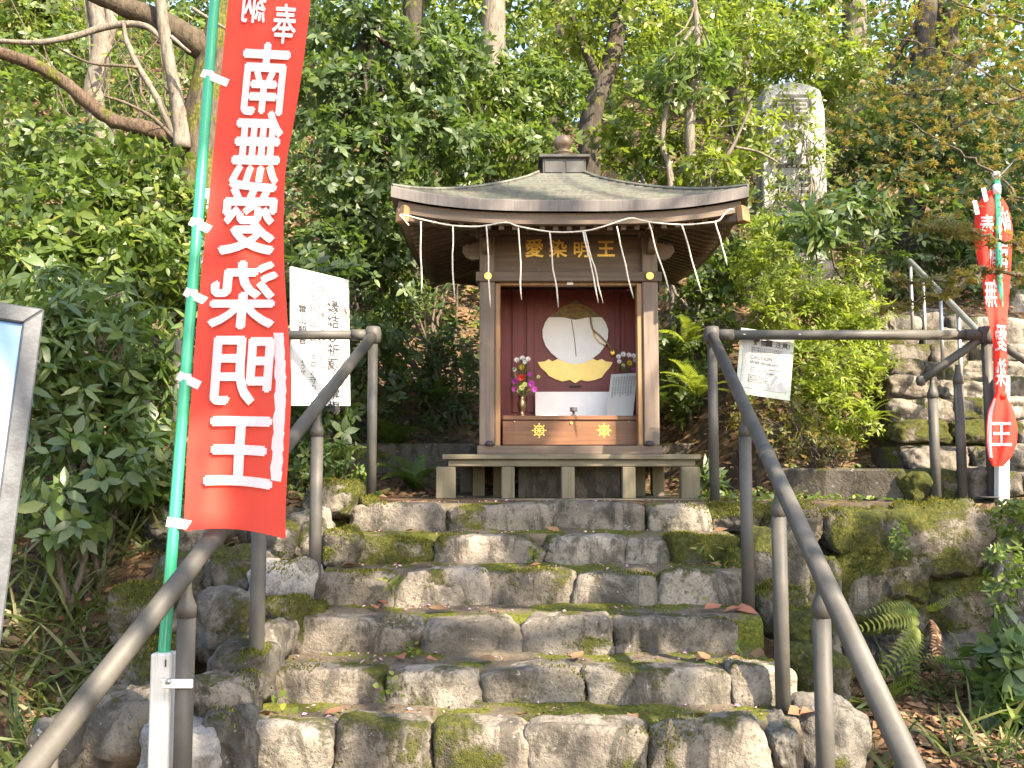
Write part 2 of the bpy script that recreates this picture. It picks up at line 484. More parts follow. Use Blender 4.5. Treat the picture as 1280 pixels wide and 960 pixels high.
def tpl_frond(n=15, w=.34, pw=1.0):
    v, f = [], []
    for i in range(n):
        t = .10 + .9 * i / n; l = w * math.sin(math.pi * min(1, (.12 + t * .95))) ** .8 * (1 - .35 * t); z = .30 * t * (1 - t) * 2 - .35 * t * t
        z2 = z - .10 * l
        for sgn in (1, -1):
            b = len(v)
            v += [(t - .016 * pw, 0, z), (t + .026 * pw, 0, z), (t + .5 * l + .01, sgn * l, z2), (t + .24 * l - .015 * pw, sgn * l * .6, z2 * .5 + z * .5 + .008)]
            f += [(b, b + 1, b + 2), (b, b + 2, b + 3)] if sgn > 0 else [(b, b + 2, b + 1), (b, b + 3, b + 2)]
    return np.array(v, float), np.array(f)


OVATE, NARROW, SIMPLE, MAPLE, BLADE, FROND = tpl_ovate(), tpl_ovate(.27, .12, .25), tpl_simple(), tpl_maple(), tpl_blade(), tpl_frond()
FROND_N = tpl_frond(24, .20, .62)
FROND_W = tpl_frond(20, .115, .55)


def unit(a):
    return a / np.maximum(np.linalg.norm(a, axis=-1, keepdims=True), 1e-9)


def leaf_mesh(name, pos, d, nrm, sc, tpl, mat, parent=None, kind=None):
    tv, tf = tpl; n = len(pos)
    d = unit(d); nrm = nrm - d * (nrm * d).sum(1, keepdims=True); nrm = unit(nrm); sd = np.cross(nrm, d)
    B = np.stack([d, sd, nrm], 1) * np.asarray(sc)[:, None, None]
    V = np.einsum('kc,ncj->nkj', tv, B) + pos[:, None, :]
    Fc = (tf[None] + (np.arange(n) * len(tv))[:, None, None]).reshape(-1)
    me = bpy.data.meshes.new(name); nv = n * len(tv); nf = n * len(tf)
    me.vertices.add(nv); me.vertices.foreach_set('co', V.reshape(-1).astype(np.float32))
    me.loops.add(nf * 3); me.loops.foreach_set('vertex_index', Fc.astype(np.int32))
    me.polygons.add(nf); me.polygons.foreach_set('loop_start', (np.arange(nf) * 3).astype(np.int32))
    me.polygons.foreach_set('use_smooth', np.ones(nf, bool))
    me.update(calc_edges=True)
    return link(name, me, mat, parent, False, kind)


def tips_in(blobs, n, rng, shell=.5):
    """points through lumpy ellipsoids, denser to the outside; returns points and outward axes"""
    w = np.array([(b[1][0] * b[1][1] * b[1][2]) ** .67 for b in blobs]); w /= w.sum()
    which = rng.choice(len(blobs), n, p=w)
    u = unit(rng.normal(size=(n, 3)))
    C = np.array([tuple(b[0]) for b in blobs])[which]; R = np.array([tuple(b[1]) for b in blobs])[which]
    lump = np.array([noise.noise(Vector(tuple(p * 2.1)) + Vector((float(k) * 7, 3, 1))) for p, k in zip(u, which)])
    r = (shell + (1 - shell) * rng.random(n) ** .6) * (1 + .45 * lump)
    return C + u * R * r[:, None], u


def whorls(pts, ax, k, length, rng, spread=(.8, 1.5), droop=.25, jitter=.5, up=.4):
    n = len(pts)
    a = unit(ax * .6 + np.array([0, 0, up]) + rng.normal(size=(n, 3)) * jitter)
    h = unit(np.cross(a, rng.normal(size=(n, 3)))); q = np.cross(a, h)
    P, D, N, S = [], [], [], []
    ph = rng.random(n) * 6.28; base = length * rng.uniform(.75, 1.15, n)
    for i in range(k):
        th = rng.uniform(*spread, n); az = ph + i * 6.283 / k + rng.normal(size=n) * .25
        side = h * np.cos(az)[:, None] + q * np.sin(az)[:, None]
        d = a * np.cos(th)[:, None] + side * np.sin(th)[:, None]
        nn = a * np.sin(th)[:, None] - side * np.cos(th)[:, None]
        d = d + np.array([0, 0, -droop]) * rng.random(n)[:, None]
        P.append(pts + a * (length * .25 * rng.uniform(-1, 1, n))[:, None] + d * length * .08)
        D.append(d); N.append(nn + rng.normal(size=(n, 3)) * .18); S.append(base * rng.uniform(.7, 1.1, n))
    return np.concatenate(P), np.concatenate(D), np.concatenate(N), np.concatenate(S)


def wiggle(a, b, n, amp, rng, sag=0.0):
    a, b = Vector(a), Vector(b); L = (b - a).length; out = []
    o = Vector(tuple(rng.random(3) * 50))
    for i in range(n):
        t = i / (n - 1); p = a.lerp(b, t)
        w = noise.noise_vector(o + Vector((t * 3.0, 0, 0))) * amp * L * math.sin(math.pi * t)
        out.append(p + w + Vector((0, 0, -sag * L * math.sin(math.pi * t))))
    return out

# ------------------------------------------------------------------ terrain
def sst(a, b, x):
    t = max(0.0, min(1.0, (x - a) / (b - a))); return t * t * (3 - 2 * t)


def lerp(a, b, t): return a + (b - a) * t


STEP_Y = [2.875, 3.2, 3.525, 3.85, 4.175, 4.5]
STEP_Z = [-.615, -.51, -.385, -.253, -.130, 0.0]


def axis_x(y):                                            # centre line of the flight drifts to the right as it climbs
    return lerp(-.03, .165, (y - 2.5) / 2.2)


def ground_z(x, y):
    front = lerp(-1.35, -.80, sst(1.6, 4.3, y)) if x > 0 else lerp(-1.35, -1.0, sst(1.6, 4.3, y))
    cx = axis_x(max(2.2, min(y, 4.6)))
    near = sst(1.15, .95, abs(x - cx))
    front -= .22 * near
    back = 0.0
    if y > 4:
        st = lerp(6.15, 5.25, sst(1.0, 1.7, x)); st = lerp(st, 5.6, sst(-.9, -1.8, x))
        back = .62 * max(0.0, min(y, 14.5) - st) ** 1.05 + .12 * max(0, y - 14.5)
        back += .30 * max(0.0, -x - 1.2) * sst(4.0, 6.5, y)
        up = .5 * (y - 4.8)                               # under the upper flight
        xs = 2.04 + .36 * (y - 4.8)
        w = sst(xs - .35, xs - .05, x)
        back = lerp(back, min(max(0, up - .14), 3.2) + max(0, y - 11) * .5, w * sst(12.5, 10.5, y))
    z = lerp(front, back, sst(4.52, 4.64, y))
    lf = lerp(-1.25, .10, sst(2.45, 4.9, y)) + .26 * max(0, -x - 1.3) * sst(2.8, 4.8, y)
    lf = lerp(lf, back + .08, sst(4.7, 5.6, y))
    z = lerp(z, lf, sst(-1.0, -1.28, x))
    far = sst(.9, 2.2, max(abs(x - .4) - 1.2, y - 6))
    amp = .035 + .12 * far
    if 4.6 < y < 6.2 and -1.2 < x < 2.0: amp = .012
    return z + amp * noise.noise(Vector((x * 1.6, y * 1.6, 0))) + .3 * amp * noise.noise(Vector((x * 6, y * 6, 3)))


def axis_vals(a, b, lo, hi, fine, coarse):
    v = [lo]
    while v[-1] < hi: v.append(v[-1] + (fine if a <= v[-1] < b else coarse))
    return v


gx = axis_vals(-3.2, 3.6, -60, 60, .085, 1.2); gy = axis_vals(2, 8, -40, 70, .085, 1.0)
gv = [(x, y, ground_z(x, y)) for y in gy for x in gx]; W = len(gx)
gf = [(j * W + i, j * W + i + 1, (j + 1) * W + i + 1, (j + 1) * W + i) for j in range(len(gy) - 1) for i in range(W - 1)]
gm = bpy.data.meshes.new('ground'); gm.from_pydata(gv, [], gf)
ground = link('ground', gm, M['soil'], None, True, 'structure')
tag(ground, 'brown leaf-strewn hillside soil around the stone steps')

# ------------------------------------------------------------------ stones
_cube = None


def cube_grid(n):
    idx = {}; V = []; Fs = []

    def vid(p):
        if p not in idx: idx[p] = len(V); V.append(tuple(2 * c / n - 1 for c in p))
        return idx[p]
    for ax in range(3):
        for s in (0, n):
            for a in range(n):
                for b in range(n):
                    q = []
                    for da, db in ((0, 0), (1, 0), (1, 1), (0, 1)):
                        p = [0, 0, 0]; p[ax] = s; p[(ax + 1) % 3] = a + da; p[(ax + 2) % 3] = b + db; q.append(vid(tuple(p)))
                    Fs.append(tuple(q) if s else tuple(reversed(q)))
    return np.array(V), Fs


GRID8, FACES8 = cube_grid(16)
GRID4, FACES4 = cube_grid(5)


def stone(c, half, seed, parent, mat, k=5.0, rough=.10, rot=0.0, fine=True, name='stone', tilt=0.0, cuts=9):
    G, FF = (GRID8, FACES8) if fine else (GRID4, FACES4)
    G = np.sign(G) * np.abs(G) ** .85
    r = (np.abs(G) ** k).sum(1) ** (-1 / k)
    P = G * r[:, None]
    rg = np.random.default_rng(int(seed) + 4000)
    # split faces and worn corners: trim by a few random planes
    for _ in range(cuts if fine else 5):
        nv = rg.normal(size=3) * [1, .8, .8]; nv /= np.linalg.norm(nv); o = rg.uniform(.74, 1.02) * np.abs(nv).sum() ** .75
        e = np.maximum(0, P @ nv - o); P = P - e[:, None] * nv * .9
    P = P * (1 + .10 * P[:, [2, 0, 0]] * rg.uniform(-1, 1, 3))          # uneven taper
    off = Vector((seed * 3.17, seed * 1.31, seed * .77)); out = []
    h = np.array(half); R = Matrix.Rotation(rot, 3, 'Z') @ Matrix.Rotation(tilt, 3, 'Y')
    mn = min(half)
    for p in P:
        q = Vector(tuple(p * h)); u = Vector(tuple(p)); L = q / mn
        d = noise.noise(u * .9 + off) * rough * 2.0 + noise.noise(L * 1.3 + off) * rough * .9 + noise.noise(L * 2.6 + off) * rough * .85 + noise.noise(L * 6.5 + off) * rough * .42 + noise.noise(L * 14 + off) * rough * .16
        if fine:
            # chipped facets
            d -= abs(noise.noise(L * 1.1 - off)) * rough * 1.1
        q = Vector((q.x * (1 + d * .55), q.y * (1 + d), q.z * (1 + d * .8)))
        out.append(Vector(c) + R @ q)
    me = bpy.data.meshes.new(name); me.from_pydata([tuple(p) for p in out], [], FF)
    return link(name, me, mat, parent, True)


def stone_px(x0, x1, y0, y1, Y, depth, seed, parent, mat, **kw):
    a, b = at(x0, y0, Y), at(x1, y1, Y)
    return stone(((a.x + b.x) / 2, Y + depth / 2, (a.z + b.z) / 2), ((b.x - a.x) / 2 * 1.03, depth / 2, (a.z - b.z) / 2 * 1.03), seed, parent, mat, **kw)


# ------------------------------------------------------------------ lower flight of steps
def step_body():
    mb = MB()
    for k in range(6):
        y0 = STEP_Y[k] + .085; y1 = (STEP_Y[k + 1] + .10) if k < 5 else 4.75; z = STEP_Z[k] - (.003 if k < 5 else .010)
        xl, xr = axis_x(y0) - .90, axis_x(y0) + .90
        if k == 5: xl, xr = -1.15, 1.3
        nx, ny = 60, 9; vv = []
        for j in range(ny + 1):
            for i in range(nx + 1):
                x = lerp(xl, xr, i / nx); y = lerp(y0, y1, j / ny)
                dz = .016 * noise.noise(Vector((x * 5, y * 9, k))) + .008 * noise.noise(Vector((x * 17, y * 17, k))) - (.03 if j == 0 else 0)
                vv.append((x, y, z + dz + .010 * j / ny + (.014 + .014 * noise.noise(Vector((x * 4, k, 7)))) * max(0, j / ny - .55) ** 2 * 5 * (k < 5)))
        ff = [(j * (nx + 1) + i, j * (nx + 1) + i + 1, (j + 1) * (nx + 1) + i + 1, (j + 1) * (nx + 1) + i) for j in range(ny) for i in range(nx)]
        b = len(vv); vv += [(lerp(xl, xr, i / nx), y0, z - .35) for i in range(nx + 1)]
        ff += [(b + i, b + i + 1, i + 1, i) for i in range(nx)]
        mb.add(vv, ff)
    return mb


steps = step_body().build('stone_steps', M['tread'], None, True, 0, 'structure')
tag(steps, 'broad flight of mossy field-stone steps climbing to the shrine')
ROWS = [
    (0, 905, 985, [(288, 412), (414, 542), (541, 663), (660, 810), (814, 966)], 's s s s s'),
    (1, 836, 893, [(334, 481), (481, 600), (603, 733), (734, 917), (917, 1000)], 's s s s s'),
    (2, 772, 829, [(345, 524), (526, 653), (655, 768), (768, 924)], 's s s s'),
    (3, 713, 769, [(390, 494), (493, 612), (608, 720), (717, 828), (826, 928)], 's s s s s'),
    (4, 670, 714, [(402, 541), (543, 684), (682, 784), (782, 838), (836, 926)], 'm s s s m'),
    (5, 628, 669, [(438, 552), (551, 700), (692, 806), (804, 892)], 's p s s'),
]
sd = 1
for k, y0, y1, xs, ms in ROWS:
    for (xa, xb), m_ in zip(xs, ms.split()):
        sd += 1
        j = (sd * 37 % 11 - 5) * .55
        mt = {'s': 'stone', 'm': 'stone_moss', 'p': 'stone'}[m_]
        stone_px(xa, xb, y0 + j + 2, y1 + 8, STEP_Y[k] - .010 * (sd % 3), .135 + .01 * (sd % 4), sd, steps, M[mt], k=6.5, rough=.072, cuts=6, tilt=math.radians((sd * 53 % 9 - 4) * .5))

# ------------------------------------------------------------------ rubble bank beside the steps (left) and wall (right)
bank = thing('rubble_bank', at(250, 940, 2.9), 'rough bank of piled stones left of the lower steps', 'stone bank')
LEFT = [(376, 445, 600, 652, 4.42, 'm'), (352, 408, 640, 706, 4.15, 's'), (300, 388, 702, 768, 3.62, 'p'), (246, 312, 688, 752, 3.66, 'd'),
        (300, 362, 648, 705, 4.05, 'd'), (210, 262, 648, 702, 3.95, 's'), (172, 240, 626, 690, 4.05, 'd'), (255, 330, 632, 700, 4.2, 's'), (182, 250, 695, 768, 3.66, 'd'),
        (232, 312, 745, 838, 3.36, 'd'), (300, 350, 785, 836, 3.2, 's'), (322, 372, 752, 822, 3.42, 'm'), (250, 338, 812, 892, 3.05, 'd'), (222, 304, 852, 922, 2.88, 's'),
        (118, 200, 735, 822, 3.42, 'm'), (128, 215, 808, 892, 3.15, 'm'), (85, 212, 876, 975, 2.78, 's'), (160, 262, 916, 995, 2.66, 'p'), (238, 306, 900, 990, 2.74, 'd'),
        (395, 446, 662, 716, 4.05, 'm'), (330, 396, 760, 790, 3.55, 'm'), (20, 96, 905, 990, 2.75, 'd'), (195, 240, 765, 815, 3.5, 's'), (310, 352, 690, 712, 3.95, 's'), (440, 470, 620, 650, 4.5, 'm')]
MT = {'s': M['stone'], 'm': M['stone_moss'], 'p': M['stone_pale'], 'd': M['stone_dark']}
for (x0, x1, y0, y1, Y, m_) in LEFT:
    sd += 1
    stone_px(x0, x1, y0, y1, Y, .26, sd, bank, MT[m_], k=3.4, rough=.15, rot=(sd % 5 - 2) * .12)

wall = thing('retaining_wall', at(1150, 880, 4.5), 'mossy dry-stone retaining wall right of the steps', 'stone wall')
RIGHT = [(886, 962, 630, 668, 4.5, 'm'), (950, 1036, 630, 684, 4.5, 'm'), (926, 1022, 664, 768, 4.12, 'd'), (950, 1022, 736, 806, 3.78, 'm'), (990, 1056, 772, 842, 3.55, 'm'),
         (996, 1078, 818, 896, 3.32, 'm'), (994, 1102, 886, 990, 3.02, 'd'), (966, 1004, 912, 985, 2.9, 'd'), (1028, 1122, 633, 698, 4.5, 'm'), (1112, 1248, 631, 732, 4.48, 'm'),
         (1238, 1312, 631, 696, 4.52, 'm'), (1026, 1166, 688, 800, 4.44, 'm'), (1106, 1172, 698, 758, 4.42, 'm'), (1160, 1258, 726, 806, 4.5, 'm'), (1240, 1325, 690, 772, 4.5, 'd'),
         (1052, 1162, 785, 900, 4.42, 'd'), (1146, 1262, 796, 905, 4.42, 'd'), (1252, 1340, 766, 900, 4.42, 'd'), (1310, 1400, 631, 730, 4.5, 'd'), (1320, 1420, 720, 890, 4.5, 'd'),
         (1395, 1500, 631, 760, 4.5, 'd'), (1005, 1060, 700, 775, 4.15, 'd'), (905, 940, 690, 770, 4.05, 'm')]
for (x0, x1, y0, y1, Y, m_) in RIGHT:
    sd += 1
    stone_px(x0, x1, y0, y1, Y, .28, sd, wall, MT[m_], k=3.8, rough=.13, rot=(sd % 5 - 2) * .08)
MB().box((2.3, 4.72, -.45), (3.0, .16, .86)).build('backing_earth', M['earth'], wall)

# ------------------------------------------------------------------ upper flight at the right
UP = []
for i in range(9):
    UP.append((4.8 + .3 * i, .15 * (i + 1)))
mb = MB()
for (y, z) in UP:
    x0 = 2.02 + .36 * (y - 4.8)
    mb.box((x0 + 1.6, y + .22, z - .30), (3.15, .42, .58))
usteps = mb.build('upper_stone_steps', M['earth'], None, False, 0, 'structure')
tag(usteps, 'sunlit rough stone steps climbing away behind the right banner')
r = random.Random(5)
for i, (y, z) in enumerate(UP):
    x = 2.0 + .36 * (y - 4.8) + r.uniform(-.05, .05); xe = x + (2.0 if i < 6 else 2.4)
    while x < xe:
        w = r.uniform(.17, .40); sd += 1; h = .078 + r.uniform(-.006, .012)
        stone((x + w / 2, y + .04 + r.uniform(-.02, .02), z - .075 + r.uniform(-.015, .012)), (w / 2 * 1.02, .12, h), sd, usteps,
              MT['s' if r.random() < .72 else ('m' if r.random() < .5 else 'd')], k=4.2, rough=.12, fine=i < 6)
        x += w
for (x0, x1, y0, y1, Y) in [(1062, 1104, 352, 402, 7.2), (1100, 1250, 382, 432, 8.1), (1010, 1070, 345, 395, 7.4), (1090, 1128, 395, 440, 7.0), (1240, 1330, 360, 430, 8.2)]:
    sd += 1
    b = stone_px(x0, x1, y0, y1, Y, .4, sd, None, MT['s'], k=3, rough=.16, name='boulder')
    tag(b, {1062: 'brown rounded boulder left of the upper steps, just below the monument', 1100: 'wide grey boulder across the top of the upper steps behind the steel railing',
            1010: 'brown boulder under the tall carved monument', 1090: 'small boulder at the left edge of the upper steps', 1240: 'boulder at the head of the upper steps behind the right banner'}[x0], 'boulder', 'boulders above the upper steps')

# low concrete kerbs
kb = thing('concrete_kerb', at(1060, 622, 4.95), 'low mossy concrete kerb below the bright bush', 'kerb')
a, b = at(975, 583, 5.15), at(1132, 598, 4.86)
MB().bar((a.x, a.y, .02), (b.x, b.y, .02), .10, .30).build('kerb_body', M['concrete'], kb, False, .012)
kb2 = thing('concrete_retaining_wall', (.35, 6.25, 0), 'low dark concrete retaining wall behind the shrine', 'wall')
MB().box((.15, 6.45, .12), (3.3, .12, .42)).build('wall_body', M['concrete'], kb2, False, .012)

# ------------------------------------------------------------------ shrine
CX, CY = .325, 5.72
shrine = thing('wayside_shrine', (CX, CY, 0), 'small open-fronted wooden shrine with a curved hipped roof', 'shrine')


def sbox(name, c, d, mat, bevel=.004, parent=None, R=None):
    return MB().box((CX + c[0], CY + c[1], c[2]), d, R).build(name, M[mat], parent or shrine, False, bevel)


# platform
PF = .70
sbox('platform_top', (0, 0, .232), (2 * PF + .01, 2 * PF, .028), 'wood_old', .004)
sbox('platform_beam', (0, -PF + .05, .198), (2 * PF - .05, .05, .038), 'wood_old')
sbox('platform_beam', (-PF + .06, 0, .198), (.06, 2 * PF - .20, .038), 'wood_y')
sbox('platform_beam', (PF - .06, 0, .198), (.06, 2 * PF - .20, .038), 'wood_y')
sbox('platform_sill', (0, -PF + .045, -.012), (2 * PF + .03, .085, .034), 'wood_old')
for px in (557, 635, 710, 786, 863):
    x = (px - 640) * 5.02 / 1152 - CX
    sbox('platform_leg', (x, -PF + .042, .0915), (.105 if px in (557, 863) else .072, .064, .173), 'wood_oldv')
for x in (-.52, -.40, .42, .53):
    sbox('inner_leg', (x, -.28, .098), (.07, .07, .20), 'wood_oldv')
for s in (-1, 1):
    sbox('inner_leg', (s * .62, .3, .098), (.08, .08, .20), 'wood_oldv')
for x0, x1 in ((-.28, -.045), (.03, .275)):
    sbox('skirt_panel', ((x0 + x1) / 2, -PF + .20, .098), (x1 - x0 + .02, .02, .195), 'concrete')
sbox('base_stone', (0, .1, -.01), (1.3, .9, .035), 'concrete')
# body frame
HB = .512
sbox('sill_beam', (0, -HB + .04, .271), (2 * HB + .02, .10, .05), 'wood_x')
for s in (-1, 1):
    sbox('sill_beam', (s * (HB - .045), .06, .271), (.085, 2 * HB - .1, .048), 'wood_y')
ZT = 1.52
for sx in (-1, 1):
    for sy in (-1, 1):
        sbox('post', (sx * (HB - .045), sy * (HB - .045), (.297 + ZT) / 2), (.088, .088, ZT - .297), 'wood_v', .006)
sbox('lintel', (0, -HB + .037, 1.262), (2 * HB + .04, .105, .056), 'wood_x')
for s in (-1, 1):
    sbox('lintel', (s * (HB - .037), .1, 1.262), (.10, 2 * HB - .12, .054), 'wood_y')
    MB().lathe([(.022, 0), (.022, .004), (.016, .010), (.008, .014)], (CX + s * (HB - .05), CY - HB - .03, 1.262), 12, 'y').build('brass_stud', M['gold'], shrine)
    bolt = MB().lathe([(.026, 0), (.026, .012), (.018, .024), (.006, .028)], (CX + s * (HB - .06), CY - HB - .005, .296), 12).build('iron_bolt', M['ink'], shrine, True)
# name board
nb = sbox('name_board', (0, -HB + .06, 1.402), (2 * HB - .16, .024, .222), 'wood_x')
U, V = Vector((1, 0, 0)), Vector((0, 0, 1))
for ch, x0, x1 in zip('愛染明王', (656, 686, 716, 746), (680, 709, 737, 769)):
    p0 = at(x0, 322, CY - HB + .046); p1 = at(x1, 298, CY - HB + .046)
    m2 = MB(); put_char(m2, ch, Vector((p0.x, CY - HB + .046, p0.z)), U, V, (p1.x - p0.x), .022)
    m2.build('character', M['gold'], nb)
for px in (675, 748):
    p = at(px, 335, CY - HB)
    MB().box((p.x, CY - HB + .04, 1.305), (.018, .012, .022)).build('peg', M['wood_v'], nb)
# upper tie beam and brackets
sbox('head_beam', (0, -HB + .04, ZT + .02), (2 * HB + .12, .07, .05), 'wood_x')
for s in (-1, 1):
    sbox('head_beam', (s * (HB - .04), 0, ZT + .022), (.07, 2 * HB + .12, .05), 'wood_y')
    # scrolled beam noses either side of the front posts
    nose = MB()
    prof = [(0, -.045), (.04, -.05), (.075, -.035), (.10, -.005), (.095, .03), (.07, .045), (.055, .03), (.04, .045), (0, .05)]
    nose.prism([Vector((CX + s * (HB + p), CY - HB + .015, 1.415 + q)) for p, q in prof], (0, .05, 0)).build('beam_nose', M['wood_x'], shrine)
    n2 = MB()
    n2.prism([Vector((CX + s * (HB - .065), CY - HB - p, 1.44 + q)) for p, q in prof], (s * .045, 0, 0)).build('beam_nose', M['wood_x'], shrine)
    blk = MB().box((CX + s * (HB - .045), CY - HB + .045, 1.515), (.13, .13, .045)).build('bracket_block', M['wood_x'], shrine, False, .008)
# walls and interior
for s in (-1, 1):
    for q in range(5):
        sbox('side_plank', (s * (HB - .035), -.40 + .19 * q + .02, .745), (.022, .186, .97), 'wood_v', .003)
    sbox('jamb', (s * (HB - .105), -HB + .055, .745), (.030, .075, .968), 'wood_new', .003)
    sbox('side_lining', (s * (HB - .055), -.13, .76), (.012, .55, .93), 'red_wall', 0)
for q in range(6):
    sbox('rear_plank', (-.42 + .168 * q, HB - .04, .77), (.165, .022, 1.0), 'wood_v', .003)
sbox('interior_ceiling', (0, -.15, 1.30), (.86, .60, .012), 'dark_in', 0)
BY = .06
back = sbox('inner_wall', (0, BY + .012, .79), (.90, .02, 1.05), 'red_wall', 0)
yb = CY + BY
for px0, px1, nm in ((640, 655, 0), (658, 668, 0), (768, 776, 0), (780, 799, 0)):
    a, b = at(px0, 350, yb), at(px1, 510, yb)
    MB().box(((a.x + b.x) / 2, yb - .006, (a.z + b.z) / 2 + .02), (b.x - a.x, .012, a.z - b.z + .1)).build('wall_batten', M['red_wall'], back, False, .003)
sbox('door_head', (0, -HB + .05, 1.226), (.81, .05, .018), 'wood_new', .002)
cl = at(712, 351, CY - HB + .05)
MB().box((cl.x, CY - HB + .02, 1.226), (.035, .02, .016)).build('lamp_clip', M['white'], shrine)


# jewel-shaped window: painted reflections, bright sky below, dark eave above; gold lotus under it
JR = [(719, 375), (727, 381), (738, 388), (747, 393), (752, 397), (757, 404), (760, 413), (759.5, 423), (756, 433), (749, 442), (740, 449), (730, 454), (719, 455.5)]
JO = JR + [(1438 - x, y) for x, y in reversed(JR[1:-1])]


def yp(p, dy):
    q = at(p[0], p[1], yb); return Vector((q.x, yb - dy, q.z))


win = MB().prism([yp(p, .012) for p in JO], (0, .006, 0)).build('jewel_window', M['olive'], back)
wv = [(lerp(686, 752, i / 14), 397 + 3 * math.sin(math.pi * min(1, max(0, (i / 14 - .22) / .56))) ** 2) for i in range(15)]
MB().prism([yp(p, .016) for p in wv + [q for q in JO if q[1] > 398 and q[0] >= 719] + [q for q in JO if q[1] > 398 and q[0] < 719]], (0, .004, 0)).build('sky_reflection', M['cloth'], win)  # bright half of the painted reflection
for i in range(3):
    MB().tube([yp((719 + (10 + 7 * i) * math.cos(t), 396 - (4 + 5.5 * i) * math.sin(t)), .014) for t in np.linspace(.25, 2.9, 9)], .0035, 5).build('reflection_band', M['cord'], win)  # arcs drawn into the dark half of the reflection
p0, p1 = at(714, 400, yb), at(720, 446, yb)
MB().tube([Vector((p0.x, yb - .0175, p0.z)), Vector(((p0.x + p1.x) / 2 + .004, yb - .0175, (p0.z + p1.z) / 2)), Vector((p1.x, yb - .0175, p1.z))], .0024, 5).build('reflection_line', M['ink_grey'], win)  # dark upright line of the painted reflection
lot = []
for i, (x, y) in enumerate([(672, 453), (681, 452), (686, 449), (690, 452), (697, 449), (704, 452), (717, 453), (731, 451), (740, 448), (746, 451), (752, 449), (757, 452), (766, 453), (762, 460), (757, 465), (752, 472), (744, 475), (734, 477), (726, 475), (719, 479), (712, 475), (703, 477), (694, 474), (686, 470), (682, 465), (676, 460)]):
    p = at(x, y, yb); lot.append(Vector((p.x, yb - .013, p.z)))
MB().prism(lot, (0, .009, 0)).build('gold_lotus', M['gold_pale'], back)
p = at(719, 483, yb)
MB().box((p.x, yb - .006, p.z), (.075, .012, .010)).build('coin_slot', M['ink'], back)
# cord and ring
cp_ = [at(x, y, yb - .03) for x, y in ((738, 394), (739, 405), (741, 412), (750, 420), (760, 430), (766, 440))]
MB().tube(cp_, .0055, 7).build('tan_cord', M['cord'], back, True)
cp_ = [at(x, y, yb - .028) for x, y in ((741, 412), (743, 420), (749, 428), (757, 432))]
MB().tube(cp_, .004, 6).build('tan_cord', M['gold'], back, True)
p = at(766, 441, yb - .02)
MB().lathe([(.007, 0), (.018, -.004), (.020, -.008), (.012, -.014), (.007, -.014)], p, 14, 'y').build('brass_ring', M['gold'], back, True)

# offering box across the opening
fy = CY - .37
a, b = at(628, 525, fy), at(801, 556, fy)
obox = MB().box(((a.x + b.x) / 2, fy + .012, (a.z + b.z) / 2 - .002), (b.x - a.x, .024, a.z - b.z)).build('offering_panel', M['wood_box'], shrine, False, .003)
t0 = at(714, 520, fy)
MB().box(((a.x + b.x) / 2, fy + .19, a.z + .012), (b.x - a.x, .40, .026)).build('offering_shelf', M['wood_box'], shrine, False, .004)
SHELF = a.z + .0255
for px in (674, 755):
    c = at(px, 538, fy); c = Vector((c.x, fy - .003, c.z)); wm = MB()

    def ring(r0, r1, n=28):
        vv = []; 
        for i in range(n):
            t = 2 * math.pi * i / n; d = Vector((math.cos(t), 0, math.sin(t)))
            vv += [c + d * r0, c + d * r1]
        wm.add(vv, [(2 * i, 2 * i + 1, 2 * ((i + 1) % n) + 1, 2 * ((i + 1) % n)) for i in range(n)])
    ring(.022, .030); ring(0.0005, .010)
    for i in range(8):
        t = math.pi * i / 4; d = Vector((math.cos(t), 0, math.sin(t))); e = Vector((-math.sin(t), 0, math.cos(t)))
        wm.add([c + d * .008 + e * .0024, c + d * .008 - e * .0024, c + d * .034 - e * .0024, c + d * .034 + e * .0024], [(0, 1, 2, 3)])
        q = c + d * .038
        wm.add([q + d * .006, q + e * .005, q - d * .006, q - e * .005], [(0, 1, 2, 3)])
    wm.build('wheel_emblem', M['gold'], obox)
k_ = at(714, 529, fy)
MB().lathe([(.009, 0), (.007, -.006), (.003, -.007)], Vector((k_.x, fy, k_.z)), 10, 'y').build('key_plate', M['gold'], obox)
for px in (643, 786):
    k_ = at(px, 527, fy)
    MB().lathe([(.005, 0), (.004, -.004), (.001, -.005)], Vector((k_.x, fy, k_.z)), 8, 'y').build('screw', M['steel'], obox)
# white panel standing at the back of the shelf
a, b = at(669, 490, CY - .02), at(765, 519, CY - .02)
wp = MB().box(((a.x + b.x) / 2, CY - .02, (a.z + SHELF + .002) / 2), (b.x - a.x, .012, a.z - SHELF)).build('white_board', M['cloth'], None, False, .002)
tag(wp, 'low white board standing at the back of the shrine shelf', 'board')

# ------------------------------------------------------------------ roof
RH, S0, ZE, ZA = .945, .150, 1.577, 1.985
roof = None


def rpt(side, u, s, dz, zoff=None):
    t = max(0, (s - S0) / (1 - S0))
    z = (ZA - (ZA - ZE) * t ** .84) if zoff is None else zoff
    z += .078 * abs(u) ** 3 * s ** 4 + dz
    x, y = u * RH * s, -RH * s
    for _ in range(side): x, y = -y, x
    return Vector((CX - .018 + x, CY + y, z))


UU = [math.sin(math.pi / 2 * (i / 10 - 1)) * .5 + (i / 10 - 1) * .5 for i in range(21)]


def strip(mb, prof):
    """prof: list of (s, dz, zoff) swept along all four sides"""
    n = len(UU)
    for side in range(4):
        vv = [rpt(side, u, *p) for p in prof for u in UU]
        mb.add(vv, [(i * n + k, i * n + k + 1, (i + 1) * n + k + 1, (i + 1) * n + k) for i in range(len(prof) - 1) for k in range(n - 1)])


